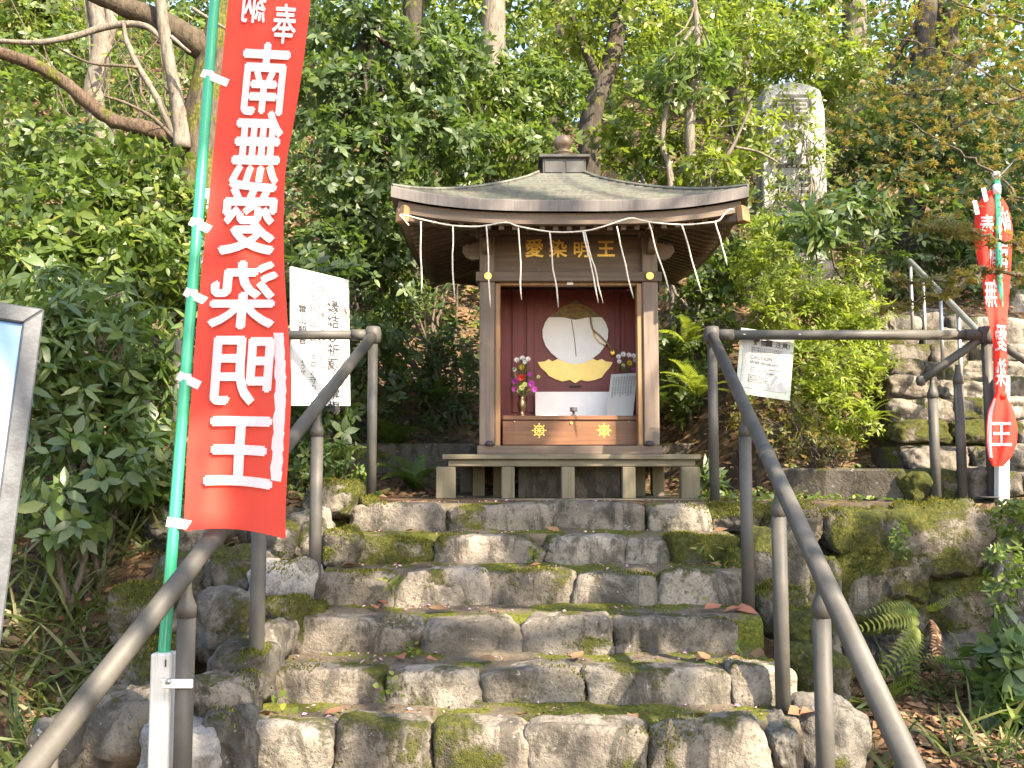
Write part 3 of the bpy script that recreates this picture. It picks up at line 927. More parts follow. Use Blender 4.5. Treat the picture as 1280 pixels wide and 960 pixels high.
prof = []; NC = 17
for i in range(NC):
    sa, sb_ = lerp(S0, 1, i / NC), lerp(S0, 1, (i + 1) / NC)
    prof += [(sa, .002, None), (sb_, .010, None)]
rm = MB(); strip(rm, prof); roof = rm.build('roof', M['shingle'], shrine)
rm = MB(); strip(rm, [(1.0, .010, None), (1.003, .006, None), (1.003, -.050, None), (.955, -.052, None), (.94, -.02, None)]); ev = rm.build('eave_edge', M['fascia'], roof)
rm = MB(); strip(rm, [(.967, -.0525, ZE), (.967, -.112, ZE), (.93, -.114, ZE), (.93, -.06, ZE)]); rm.build('eave_board', M['wood_x'], roof)
ZS = ZE - .100


def soffit_z(s): return ZS + (.93 - s) * RH * .28


rm = MB(); strip(rm, [(.935, 0, soffit_z(.935)), (.75, 0, soffit_z(.75)), (.50, 0, soffit_z(.50))]); rm.build('soffit', M['wood_y'], roof)
for side in (0, 1, 3):
    for i in range(23):
        x = -.80 + 1.6 * i / 22; si = max(.50, abs(x) / RH + .02)
        if si > .88: continue
        pa = rpt(side, x / (RH * .925), .925, -.020, soffit_z(.925)); pb = rpt(side, x / (RH * si) if si else 0, si, -.020, soffit_z(si))
        MB().bar(pa, pb, .028, .032).build('rafter', M['wood_y' if side == 0 else 'wood_x'], roof)
for sx, sy in ((-1, -1), (1, -1), (1, 1), (-1, 1)):
    pa = Vector((CX + sx * .40, CY + sy * .40, soffit_z(.43) - .02)); pb = Vector((CX + sx * RH * .945, CY + sy * RH * .945, ZE - .105 + .045))
    MB().bar(pa, pb, .066, .080).build('hip_rafter', M['wood_x'], roof, False, .006)
    pc = pb + Vector((sx * .028, sy * .028, 0.004))
    MB().bar(pb, pc, .072, .086).build('rafter_cap', M['wood_new'], roof, False, .004)
# hips
for q in range(4):
    pts = [rpt(q, 1, lerp(S0, 1, i / 12), .012) for i in range(13)]
    MB().tube(pts, .011, 6).build('hip_ridge', M['shingle'], roof)
# box cap and finial
cap = MB().box((CX, CY, ZA + .045), (.27, .27, .115)).build('roof_box', M['cap'], roof, False, .004)
for s in (-1, 1):
    MB().box((CX + s * .066, CY - .137, ZA + .045), (.112, .006, .075)).build('box_panel', M['cap'], cap, False, .002)
MB().box((CX, CY, ZA + .110), (.318, .318, .020)).build('box_lid', M['cap'], cap, False, .004)
MB().lathe([(.066, 0), (.066, .012), (.052, .034), (.044, .046), (.060, .054), (.060, .062), (.036, .072), (.034, .080), (.052, .096), (.061, .118), (.060, .138), (.048, .160), (.026, .172), (.008, .180), (.001, .184)],
           (CX, CY, ZA + .118), 20).build('finial', M['finial'], roof, True)

# ------------------------------------------------------------------ rope with hanging strings
RY = CY - RH - .045
rope = thing('straw_rope', at(498, 270, RY), 'pale rope with ten hanging straw strings strung under the eaves', 'rope')
rp = [(511, 282), (504, 273), (500, 269), (506, 269), (530, 275), (566, 282), (600, 283), (632, 278), (648, 283), (690, 290), (729, 289), (755, 283), (786, 273), (800, 275), (815, 278), (852, 281), (880, 279), (898, 276), (905, 268), (912, 262), (919, 263)]
pts = [at(x, y, RY) for x, y in rp]
cm = []
for i in range(len(pts) - 1):
    a, b, c_, d = pts[max(i - 1, 0)], pts[i], pts[i + 1], pts[min(i + 2, len(pts) - 1)]
    for t in (0, .33, .66):
        cm.append(.5 * ((2 * b) + (c_ - a) * t + (2 * a - 5 * b + 4 * c_ - d) * t * t + (3 * b - a - 3 * c_ + d) * t ** 3))
MB().tube(cm, .0044, 7).build('main_rope', M['rope'], rope, True)
rs = np.random.default_rng(3)
for x0, y0, x1, y1 in [(526, 276, 527, 367), (566, 282, 568, 373), (608, 282, 613, 384), (648, 284, 652, 375), (687, 289, 698, 384), (729, 289, 748, 379), (731, 289, 754, 379), (771, 282, 792, 373), (811, 277, 837, 366), (852, 280, 877, 366), (894, 277, 909, 332)]:
    w = wiggle(at(x0, y0 + 1, RY - .004), at(x1, y1, RY - .02), 9, .03, rs)
    MB().tube(w, [.0042] * 6 + [.0046, .004, .0016], 6).build('hanging_string', M['rope'], rope, True)

# ------------------------------------------------------------------ things on the shrine shelf
def vase(px, Y, label, flowers):
    c = at(px, 510, Y); c = Vector((c.x, Y, SHELF))
    v = thing('flower_vase', c, label, 'vase')
    MB().lathe([(.030, 0), (.030, .006), (.018, .014), (.014, .03), (.022, .05), (.027, .07), (.022, .09), (.016, .105), (.026, .125), (.020, .122), (.010, .11)], c, 16).build('vase_body', M['bronze'], v, True)
    rr = np.random.default_rng(int(px))
    for fx, fy_, rad, mt in flowers:
        p = at(fx, fy_, Y + rr.uniform(-.03, .03))
        MB().tube(wiggle((c.x, c.y, c.z + .11), p, 5, .06, rr), .0016, 5).build('stem', M['leaf_mid'], v)
        mb = MB(); n = 11
        for ringi, (rk, zk, sc) in enumerate(((1.0, .0, 1.0), (.72, .35, .85), (.38, .6, .6))):
            for i in range(n - 2 * ringi):
                t = 6.283 * i / (n - 2 * ringi) + ringi * .3
                d = Vector((math.cos(t), -.25 - zk * .9, math.sin(t) + .35)).normalized(); e = d.cross(Vector((0, 1, .2))).normalized()
                q = p + d * rad * .15
                mb.add([q, q + d * rad * .6 * sc + e * rad * .20, q + d * rad * sc * rk ** .3, q + d * rad * .6 * sc - e * rad * .20], [(0, 1, 2, 3)])
        mb.build('flower', M[mt], v)
    n = 60; P = np.array([[at(px + rr.uniform(-13, 13), rr.uniform(455, 488), Y + rr.uniform(-.03, .03))[k] for k in range(3)] for _ in range(n)])
    leaf_mesh('foliage', P, rr.normal(size=(n, 3)) + [0, -.3, .5], rr.normal(size=(n, 3)) + [0, -1, .5], rr.uniform(.02, .045, n), NARROW, M['leaf_mid'], v)
    return v


fl = [(646, 450, .016, 'petal_w'), (653, 448, .017, 'petal_w'), (660, 449, .016, 'petal_w'), (656, 453, .014, 'petal_w'), (643, 462, .014, 'petal_w'), (652, 459, .018, 'petal_y'), (651, 472, .021, 'petal_r'), (655, 471, .017, 'petal_r'),
      (643, 476, .020, 'petal_m'), (664, 480, .021, 'petal_m'), (643, 487, .017, 'petal_m'), (668, 487, .018, 'petal_m'), (652, 485, .018, 'petal_g'), (656, 481, .016, 'petal_g'), (648, 489, .015, 'petal_g'), (662, 468, .014, 'petal_m'), (673, 471, .012, 'petal_g')]
vase(652, 5.50, 'bronze vase of white, red and magenta flowers left on the shrine shelf', fl)
vase(785, 5.58, 'bronze vase of white and yellow flowers behind the leaning white notice', [(773, 446, .016, 'petal_w'), (779, 443, .017, 'petal_w'), (786, 444, .016, 'petal_w'), (792, 445, .016, 'petal_w'), (794, 451, .014, 'petal_w'), (774, 452, .014, 'petal_w'), (787, 454, .018, 'petal_y'), (779, 457, .013, 'petal_g'), (798, 478, .014, 'petal_m'), (792, 462, .013, 'petal_m')])
q = at(717, 512, 5.42)
cup = MB().lathe([(.020, 0), (.020, .004), (.008, .010), (.007, .024), (.026, .030), (.020, .034), (.022, .052), (.019, .052), (.010, .038)], (q.x, 5.42, SHELF), 14).build('incense_cup', M['ink'], None, True)
tag(cup, 'small black footed cup in the middle of the shrine shelf', 'cup')
# leaning notice
c0, c1, c2, c3 = at(764, 468, 5.50), at(797, 466, 5.50), at(791, 516, 5.43), at(758, 517, 5.43)
c2.z = c3.z = SHELF + .003
nt = thing('leaning_notice', (c3 + c2) / 2, 'white paper notice with fine vertical writing leaning inside the shrine', 'notice')
nn = (c1 - c0).cross(c3 - c0).normalized(); nn = nn if nn.y < 0 else -nn
MB().prism([c0, c1, c2, c3], -nn * .006).build('sheet', M['paper'], nt)
mb = MB(); Vv = (c0 - c3).normalized(); Uu = (c1 - c0).normalized()
for i in range(9):
    txt = '愛染明王真言' if i == 0 else '南無愛染明王縁結祈願成就'[:10 + i % 3]
    put_column(mb, txt, c1 - Uu * (.020 + .0155 * i) - Vv * .018 + nn * .002, Uu, Vv, .0105, 0)
mb.build('lettering', M['ink_grey'], nt)

# ------------------------------------------------------------------ handrails
PR = .0268


def pipe_post(parent, x, y, z0, z1, cone=True):
    po = MB().tube([(x, y, z0), (x, y, z1 - .075 if cone else z1)], .0250, 14).build('post', M['pipe'], parent, True)
    if cone:
        MB().lathe([(.0265, -.10), (.0265, -.070), (.022, -.060), (.015, -.040), (.012, -.020), (.011, 0)], (x, y, z1), 12).build('post_cap', M['pipe'], po, True)
    MB().lathe([(.045, -.004), (.045, .006), (.03, .010)], (x, y, z0 + .02), 12).build('foot_flange', M['pipe'], po, True)
    return po


RAILZ = lambda y: .858 - .443 * (4.71 - y)
LP = [(466, 4.71, 0.0), (394, 3.76, -.395), (326, 3.12, -.625), (229, 2.51, -.90)]
RP = [(893, 4.71, 0.0), (930, 3.76, -.395), (970, 3.12, -.625), (1030, 2.51, -.90)]


def px_x(px, y): return (px - 640) * y / 1152


def fitx(P):
    xs = [px_x(p[0], p[1]) for p in P]; ys = [p[1] for p in P]
    k = np.polyfit(ys, xs, 1); return lambda y: float(k[0] * y + k[1])


for side, P, lab in ((-1, LP, 'brown pipe handrail on the left of the steps, passing behind the red banner'), (1, RP, 'brown pipe handrail right of the steps with a level bar towards the right banner')):
    fx = fitx(P)
    h = thing('handrail', (fx(4.71), 4.71, 0), lab, 'handrail', 'pipe handrails')
    top = Vector((fx(4.71), 4.71, RAILZ(4.71))); end = Vector((fx(1.70), 1.70, RAILZ(1.70)))
    MB().tube([top, end], PR, 16).build('sloping_rail', M['pipe'], h, True)
    MB().lathe([(.010, -.046), (.034, -.042), (.041, -.020), (.043, 0), (.041, .020), (.034, .042), (.010, .046)], top, 16).build('elbow', M['pipe'], h, True)
    for i, (px, y, z0) in enumerate(P):
        y = y * 1.025 if i == 3 else y
        pipe_post(h, fx(y), y, z0 - (.05 if i else .03), RAILZ(y) - (PR if i else .03), i > 0)
    pipe_post(h, fx(1.95), 1.95, -1.32, RAILZ(1.95) - PR, True)
    for t in (3.3,):
        c = Vector((fx(t), t, RAILZ(t))); d = (end - top).normalized()
        MB().tube([c - d * .03, c + d * .03], PR + .003, 16).build('rail_joint', M['pipe'], h, True)
    if side < 0:
        e = Vector((top.x - 1.0, 4.71, .858))
        MB().tube([top, e], PR * .92, 14).build('level_rail', M['pipe'], h, True)
        MB().tube([top - Vector((.04, 0, 0)), top - Vector((.11, 0, 0))], PR * 1.08, 14).build('rail_sleeve', M['pipe'], h, True)
        pipe_post(h, e.x, 4.71, -.05, .85, False)
    else:
        e = Vector((px_x(1238, 4.71), 4.71, .858))
        MB().tube([top, e], PR * .96, 14).build('level_rail', M['pipe'], h, True)
        for c, s in ((top, 1), (e, -1)):
            MB().tube([c + Vector((.03 * s, 0, 0)), c + Vector((.11 * s, 0, 0))], PR * 1.12, 14).build('rail_sleeve', M['pipe'], h, True)
        MB().lathe([(.010, -.046), (.034, -.042), (.041, -.020), (.043, 0), (.041, .020), (.034, .042), (.010, .046)], e, 16).build('elbow', M['pipe'], h, True)
        pipe_post(h, e.x, 4.71, -.03, .83, False)
        f = at(1151, 476, 4.74); MB().tube([e, f], PR * .82, 14).build('sloping_rail', M['pipe'], h, True)
        MB().lathe([(.004, -.028), (.02, -.022), (.026, 0), (.02, .022), (.004, .028)], f, 12).build('end_cap', M['pipe'], h, True)
        for px, py in ((1165, 474), (1197, 456)):
            q = at(px, py, 4.74); pipe_post(h, q.x, 4.74, -.03, q.z, True)
        g = at(1345, 490, 4.71); MB().tube([e, g], PR * .82, 14).build('sloping_rail', M['pipe'], h, True)
        pipe_post(h, g.x, 4.71, -.05, g.z, False)

# steel railing on the upper steps
sr = thing('steel_railing', at(1181, 465, 6.2), 'slim steel railing with upright bars on the upper stone steps', 'railing')
rt = [at(1137, 326, 6.9), at(1228, 420, 5.45)]
MB().tube([rt[0], rt[1], rt[1] + (rt[1] - rt[0]) * .18], .020, 10).build('top_rail', M['steel'], sr, True)
for px, t0 in ((1138, .01), (1158, .22), (1181, .48), (1203, .72)):
    p = rt[0].lerp(rt[1], t0); b_ = .5 * (p.y - 4.8) + .02
    MB().tube([(p.x, p.y, b_), p], .013, 8).build('upright_bar', M['steel'], sr, True)

# ------------------------------------------------------------------ tall red banner (seen from its back)
bn = thing('banner', at(203, 960, 2.60), 'tall red cloth banner with white writing on a green pole, left', 'banner')
BYs = lambda py: lerp(2.62, 2.95, (815 - py) / 815)
pole_px = lambda py: lerp(268.5, 205, py / 815)
pp = [at(pole_px(y), y, BYs(y)) for y in (-180, 0, 200, 400, 600, 815)] + [at(203, 850, 2.615)]
MB().tube(pp, .0165, 14).build('pole', M['pole'], bn, True)
EL = [(-60, 291), (0, 285.5), (95, 276), (280, 258), (400, 246), (470, 241), (560, 234), (640, 230.5), (667, 230)]
ER = [(-60, 391), (0, 388), (60, 381), (130, 371), (205, 357), (280, 354), (350, 356), (420, 361), (480, 365), (560, 361), (620, 357), (667, 357)]


def interp(T, y): return float(np.interp(y, [t[0] for t in T], [t[1] for t in T]))


def smooth_interp(T, y): return sum(interp(T, y + d) for d in (-18, -9, 0, 9, 18)) / 5


def cloth(u, py, lift=0.0):
    # gentle vertical folds and a slack bottom hem
    f = .014 * math.sin(u * 7.5 + py * .006) + .010 * math.sin(u * 3.1 - py * .011 + 1) + .006 * math.sin(u * 13 + py * .013)
    f *= min(1, u * 4 + .15)
    x = lerp(smooth_interp(EL, py), smooth_interp(ER, py), u)
    yy = py + (u ** 2 * 10 - 5 * math.sin(u * math.pi)) * sst(480, 667, py) - (4.5 * math.sin(u * math.pi)) * 0
    return at(x, yy + u * 6 * sst(300, 0, py), BYs(py) - .01 + f - lift)


nu, nv_ = 26, 110
vv = [cloth(i / nu, lerp(-60, 664, j / nv_)) for j in range(nv_ + 1) for i in range(nu + 1)]
ff = [(j * (nu + 1) + i, j * (nu + 1) + i + 1, (j + 1) * (nu + 1) + i + 1, (j + 1) * (nu + 1) + i) for j in range(nv_) for i in range(nu)]
bc = MB().add(vv, ff).build('cloth', M['red'], bn, True)


def cut_long(vv, ff, L):
    """split long glyph triangles so that they follow the folds"""
    V_ = list(vv); out = []; stack = []
    for f in ff: stack += [(f[0], f[i], f[i + 1]) for i in range(1, len(f) - 1)]
    mid = {}
    while stack:
        t = stack.pop(); d = [math.dist(V_[t[i]], V_[t[(i + 1) % 3]]) for i in range(3)]; k = d.index(max(d))
        if d[k] <= L: out.append(t); continue
        a, b, c = t[k], t[(k + 1) % 3], t[(k + 2) % 3]; key = (min(a, b), max(a, b))
        if key not in mid: mid[key] = len(V_); V_.append(((V_[a][0] + V_[b][0]) / 2, (V_[a][1] + V_[b][1]) / 2))
        stack += [(a, mid[key], c), (mid[key], b, c)]
    return V_, out


def cloth_char(ch, x0, x1, y0, y1, fat=.030):
    vv, ff, _ = glyph(ch, 0.0); vv, ff = cut_long(vv, ff, .16); mb_ = MB()
    for q, (ox, oy) in enumerate(((0, 0), (fat, 0), (-fat, 0), (0, fat * .8), (0, -fat * .8))):   # a loaded brush: thick strokes
        out = []
        for gx_, gy_ in vv:
            py = lerp(y1, y0, (gy_ + oy) / .98); px = lerp(x1, x0, gx_ + ox)       # mirrored: the cloth is seen from behind
            sh = smooth_interp(EL, py) - smooth_interp(EL, (y0 + y1) / 2)
            l, r_ = smooth_interp(EL, py), smooth_interp(ER, py)
            out.append(cloth(min(.985, max(.02, (px + sh - l) / (r_ - l))), py, .010 + .0005 * q))
        mb_.add(out, ff)
    mb_.build('character', M['bwhite'], bc)


for a_ in (('南', 299, 362, 50, 144), ('無', 289, 353, 136, 232), ('愛', 274, 349, 224, 320), ('染', 261, 347, 326, 413), ('明', 261, 345, 416, 508), ('王', 254, 344, 514, 615)):
    cloth_char(*a_)
cloth_char('奉', 340, 371, 0, 52, .020); cloth_char('納', 301, 333, -18, 28, .020)
# white name strip near the free edge
ww = [cloth(u, py + 3 * math.sin(k * 2.2), .003) for k, py in enumerate(np.linspace(416, 596, 24)) for u in (lerp(.835, .845, math.sin(k * 1.7)), .865, .90, lerp(.945, .952, math.sin(k * 2.9)))]
MB().add(ww, [(j * 4 + i, j * 4 + i + 1, j * 4 + i + 5, j * 4 + i + 4) for j in range(23) for i in range(3)]).build('name_strip', M['bwhite'], bc)
for y in (95, 280, 368, 473, 656):
    a_ = at(pole_px(y) - 9, y - 4, BYs(y) - .017); lf = smooth_interp(EL, y) + 9; slope = 9 if y < 600 else 1
    b_ = at(lf, y + slope, BYs(y) - .012)
    MB().bar(a_, b_, .003, .027, (0, 0, 1)).build('tie_tab', M['bwhite'], bn)
    d = (b_ - a_).normalized()
    q = at(pole_px(y), y, BYs(y))
    MB().tube([q - Vector((0, 0, .0135)), q + Vector((0, 0, .0135))], .0185, 14).build('tie_loop', M['bwhite'], bn, True)
# white square tube that holds the pole, strapped to the rail post
hold = thing('pole_holder', at(204, 1000, 2.60), 'white plastic pole holder strapped to the left handrail post', 'pole holder')
t0, t1 = at(205.5, 815, 2.615), at(200, 1010, 2.60)
tubem = MB().bar(t0, t1, .058, .052, (0, 1, 0)).build('holder_tube', M['plastic'], hold, False, .005)
for s in (-.5, .5):
    d = Vector((s * .022, -.0275, 0))
    MB().bar(t0 + d, t1 + d, .004, .003, (0, 1, 0)).build('rib', M['plastic'], tubem)
MB().box(at(207, 829, 2.582), (.003, .003, .02)).build('slot', M['ink'], tubem)
st = at(224, 853, 2.56)
MB().box((st.x, 2.545, st.z), (.085, .008, .024)).build('strap', M['plastic'], hold, False, .002)
bq = at(210.5, 852, 2.54); MB().lathe([(.008, 0), (.007, -.004), (.002, -.006)], (bq.x, 2.541, bq.z), 12, 'y').build('bolt', M['steel'], hold, True)

# ------------------------------------------------------------------ right banner, twisted and knotted
RBY = 4.60
rb = thing('banner', at(1248, 640, RBY), 'small twisted red banner knotted at its end on a short green pole, right', 'banner')
MB().tube([at(1246, 222, RBY), at(1250, 372, RBY), at(1252, 470, RBY + .03)], .0145, 12).build('pole', M['pole'], rb, True)
MB().lathe([(.018, -.012), (.022, 0), (.022, .018), (.012, .03), (.002, .034)], at(1246, 222, RBY), 12).build('pole_cap', M['plastic'], rb, True)
MB().lathe([(.019, -.03), (.019, .02)], at(1246, 236, RBY), 12).build('pole_collar', M['plastic'], rb, True)
MB().tube([at(1217, 256, RBY + .02), at(1272, 196, RBY + .02)], .0045, 7).build('cross_arm', M['galv'], rb, True)
for px, py in ((1220, 259), (1231, 243)):
    MB().bar(at(px - 2, py - 8, RBY), at(px + 2, py + 9, RBY), .022, .004, (0, 1, 0)).build('tie_tab', M['bwhite'], rb)
bt = at(1252, 560, RBY + .04); bb = at(1252, 650, RBY + .04)
MB().bar(at(1253, 470, RBY + .06), bb, .055, .05, (0, 1, 0)).build('holder_tube', M['plastic'], rb, False, .004)
w_ = at(1243, 622, RBY)
MB().lathe([(.052, -.004), (.056, 0), (.052, .004)], (w_.x + .006, RBY + .06, w_.z), 16).build('wire_tie', M['ink'], rb)
PROF = [(238, 1237, 1244, .2), (246, 1228, 1252, .4), (258, 1220, 1260, .6), (285, 1218, 1266, .7), (315, 1220, 1265, .8), (345, 1227, 1263, .9), (375, 1231, 1261, .9), (400, 1236, 1259, .8), (425, 1241, 1258, .7),
        (450, 1242, 1259, .7), (475, 1243, 1258, .8), (492, 1245, 1257, .9), (500, 1241, 1261, 1), (515, 1235, 1268, 1), (535, 1233, 1272, 1), (555, 1233, 1271, 1), (572, 1236, 1264, .9), (583, 1241, 1254, .7)]


def rcloth(u, py, lift=0):
    xl, xr = (float(np.interp(py, [p[0] for p in PROF], [p[k] for p in PROF])) for k in (1, 2))
    w = (xr - xl) / 1150 * RBY
    y = RBY + lerp(.035, -.035, sst(360, 410, py)) - w * .22 * math.sin(u * math.pi) + .35 * w * .25 * math.sin(u * 9 + py * .03) + .012 * math.sin(py * .06 + u * 4)
    return at(lerp(xl, xr, u), py, y - lift)


nu, nw = 18, 70
vv = [rcloth(i / nu, lerp(238, 583, j / nw)) for j in range(nw + 1) for i in range(nu + 1)]
back_ = [rcloth(i / nu, lerp(238, 583, j / nw)) + Vector((0, .004 + .03 * math.sin(math.pi * i / nu), 0)) for j in range(nw + 1) for i in range(nu + 1)]
f1 = [(j * (nu + 1) + i, j * (nu + 1) + i + 1, (j + 1) * (nu + 1) + i + 1, (j + 1) * (nu + 1) + i) for j in range(nw) for i in range(nu)]
mb = MB().add(vv, f1); mb.add(back_, [tuple(reversed(q)) for q in f1]); rc = mb.build('cloth', M['red'], rb, True)
MB().lathe([(.010, -.02), (.026, -.012), (.030, 0), (.026, .012), (.010, .02)], at(1251, 494, RBY - .03), 12).build('knot', M['red'], rb, True)


def rchar(ch, x0, x1, y0, y1, off=.02):
    vv, ff, _ = glyph(ch, .012); vv, ff = cut_long(vv, ff, .2); out = []
    for gx_, gy_ in vv:
        py = lerp(y1, y0, gy_ / .98); px = lerp(x1, x0, gx_)
        xl, xr = (float(np.interp(py, [p[0] for p in PROF], [p[k] for p in PROF])) for k in (1, 2))
        out.append(rcloth(min(.97, max(.03, (px - xl) / max(1, xr - xl))), py, .004))
    MB().add(out, ff).build('character', M['bwhite'], rc)


rchar('奉', 1224, 1243, 268, 298); rchar('納', 1248, 1264, 258, 290); rchar('南', 1235, 1262, 300, 340); rchar('無', 1230, 1247, 348, 385, .03); rchar('愛', 1243, 1259, 405, 440, .03)
rchar('染', 1244, 1258, 448, 484, .03); rchar('王', 1238, 1266, 525, 560, .03)
MB().add([rcloth(u, py, .004) for py in np.linspace(498, 572, 12) for u in (.03, .10, .17)], [(j * 3 + i, j * 3 + i + 1, j * 3 + i + 4, j * 3 + i + 3) for j in range(11) for i in range(2)]).build('white_hem', M['bwhite'], rc)

# ------------------------------------------------------------------ signs
# white board with vertical writing behind the left rail
sg = thing('signboard', at(400, 640, 5.0), 'white board with vertical brush writing behind the left handrail', 'signboard')
A, B, D = at(364, 333, 4.78), at(436, 350, 5.14), at(365, 507, 4.78)
C_ = B + (D - A) * .97
Us, Vs = (B - A).normalized(), (A - D).normalized(); Ns = Us.cross(Vs).normalized(); Ns = Ns if Ns.y < 0 else -Ns
WB, HBd = (B - A).length, (A - D).length
MB().prism([A, B, C_, D], -Ns * .012).build('board', M['white'], sg)
MB().bar(D.lerp(C_, .5) - Ns * .035 + Vs * .6, D.lerp(C_, .5) - Ns * .035 - Vs * .6, .04, .04, (0, 1, 0)).build('board_post', M['pipe'], sg)
cols = [('恋愛成就 良縁成就', .92, .15, .070, 'ink_red', .004), ('縁結び祈願 霊場', .74, .18, .098, 'ink', .014), ('特別祈祷 縁結びお守り', .52, .09, .058, 'ink_grey', .006), ('恋愛成就 神札守り本尊お守り 授与', .37, .08, .052, 'ink_grey', .006), ('霊山観音', .20, .26, .066, 'ink', .010), ('りょうぜん', .19, .60, .040, 'ink_grey', .004)]
for txt, u, v, s_, mt, off in cols:
    for i, ch in enumerate(txt):
        if ch == ' ': continue
        m_ = MB(); put_char(m_, ch, A + Us * (WB * u - s_ * .66) - Vs * (HBd * v + s_ * .816 * (i + 1)) + Ns * .003, Us, Vs, s_ * .80, off, 1.25)
        m_.build('character', M[mt], sg)
q = A + Us * WB * .5 - Vs * .03 + Ns * .002
MB().lathe([(.006, 0), (.005, -.004), (.001, -.005)], q, 8, 'y').build('nail', M['steel'], sg)
# narrow white board mostly hidden by the banner
sw = thing('hanging_sign', at(255, 385, 5.72), 'narrow white sign on the mossy trunk, mostly hidden by the tall banner', 'sign')
a, b = at(246, 236, 5.70), at(288, 384, 5.70)
pn = MB().box(((a.x + b.x) / 2, 5.70, (a.z + b.z) / 2), (b.x - a.x, .012, a.z - b.z)).build('board', M['white'], sw, False, .002)
MB().tube([((a.x + b.x) / 2, 5.71, a.z - .05), ((a.x + b.x) / 2, 5.80, a.z - .05)], .004, 6).build('nail', M['steel'], sw)

# monkey warning, laminated, tied under the level rail
cs = thing('warning_sheet', at(953, 495, 4.69), 'laminated paper warning about wild monkeys tied to the right level rail', 'warning sign')
A, B, D = at(926, 414, 4.765), at(993, 424, 4.775), at(912, 488, 4.72)
Us, Vs = (B - A).normalized(), (A - D).normalized(); Vs = (Vs - Us * Vs.dot(Us)).normalized(); Ns = Us.cross(Vs); Ns = Ns if Ns.y < 0 else -Ns
Wd, Hd = (B - A).length, (A - D).length * 1.02
lam = [A + Us * x + Vs * y for x, y in ((0, .02), (Wd, .02), (Wd, -Hd), (0, -Hd))]
MB().prism(lam, -Ns * .0016).build('laminate', M['clear'], cs)
A2 = A + Us * .022 + Ns * .002
MB().prism([A2 + Us * x + Vs * y for x, y in ((0, .0), (Wd - .045, .0), (Wd - .045, -Hd + .035), (0, -Hd + .035))], -Ns * .001).build('paper', M['paper'], cs)
mk, mg = MB(), MB(); k_ = Wd - .045; T = A2 + Ns * .0012
put_line(mk, '野猿', T + Us * k_ * .20 - Vs * .066, Us, Vs, .036, .02)
mk.add([T + Us * x - Vs * y for x, y in ((k_ * .48, .062), (k_ * .62, .062), (k_ * .62, .026), (k_ * .48, .026))], [(0, 1, 2, 3)])
put_line(mk, '注意!', T + Us * k_ * .68 - Vs * .064, Us, Vs, .034, .02)
for i, tx in enumerate(('野生の猿がいますのでご注意下さい', '絶対に餌を与えないで下さい猿を', '見つめたり近づかないで下さい')):
    put_line(mg, tx, T + Us * k_ * .17 - Vs * (.085 + .013 * i), Us, Vs, .0115, .006, .92)
put_line(mg, 'CAUTION !', T + Us * k_ * .16 - Vs * .142, Us, Vs, .026, .004, .95)
put_line(mg, 'Wild monkeys.', T + Us * k_ * .16 - Vs * .168, Us, Vs, .025, .004, .95)
for i, tx in enumerate(('There are lots of wild monkeys.', 'Never feed them.', 'Never get close to them.')):
    put_line(mg, tx, T + Us * k_ * .18 - Vs * (.190 + .011 * i), Us, Vs, .011, .004, 1.05)
for i, tx in enumerate(('野生動物注意', '京都市東山区霊山', '猿の被害防止のお願い', '見かけたら連絡下さい')):
    put_line(mg, tx, T + Us * k_ * .14 - Vs * (.232 + .0115 * i), Us, Vs, .0105, .004, 1.05)
mk.build('heading', M['ink'], cs); mg.build('lettering', M['ink'], cs)
for px in (998, 929):
    q = at(px, 422, 4.71); MB().lathe([(.026, -.002), (.028, 0), (.026, .002)], (q.x, 4.71, .858), 12).build('tie_string', M['plastic'], cs)

# grey framed notice board at the left edge
nbd = thing('notice_board', at(-60, 1000, 1.90), 'grey metal framed board with a pale blue and white panel at the left edge', 'notice board')
P0 = at(55, 388, 1.90); Dn = (at(2, 790, 1.80) - P0).normalized(); Lf = (at(-260, 305, 1.68) - P0).normalized(); Lf = (Lf - Dn * Lf.dot(Dn)).normalized()
Nn = Lf.cross(Dn).normalized(); Nn = Nn if Nn.y < 0 else -Nn
Wb, Hb = .62, .95; fw = .036
corners = [P0, P0 + Lf * Wb, P0 + Lf * Wb + Dn * Hb, P0 + Dn * Hb]
for i in range(4):
    a_, b_ = corners[i], corners[(i + 1) % 4]; d = (b_ - a_).normalized(); inn = [Dn, -Lf, -Dn, Lf][i]
    m_ = MB(); c_ = fw
    out = [a_, b_, b_ + inn * c_ - d * c_, a_ + inn * c_ + d * c_]
    m_.prism([p + Nn * .012 for p in out], -Nn * .035).build('frame_bar', M['galv'], nbd, False, .003)
MB().prism([P0 + Lf * (fw - .004) + Dn * (fw - .004), P0 + Lf * (Wb - fw) + Dn * (fw - .004), P0 + Lf * (Wb - fw) + Dn * (Hb - fw), P0 + Lf * (fw - .004) + Dn * (Hb - fw)], -Nn * .008).build('panel', M['blue_panel'], nbd)
for k in (.12, .50):
    a_ = P0 + Lf * k + Dn * (Hb - .005); MB().tube([a_, (a_.x, a_.y, -1.36)], .02, 10).build('leg', M['galv'], nbd, True)

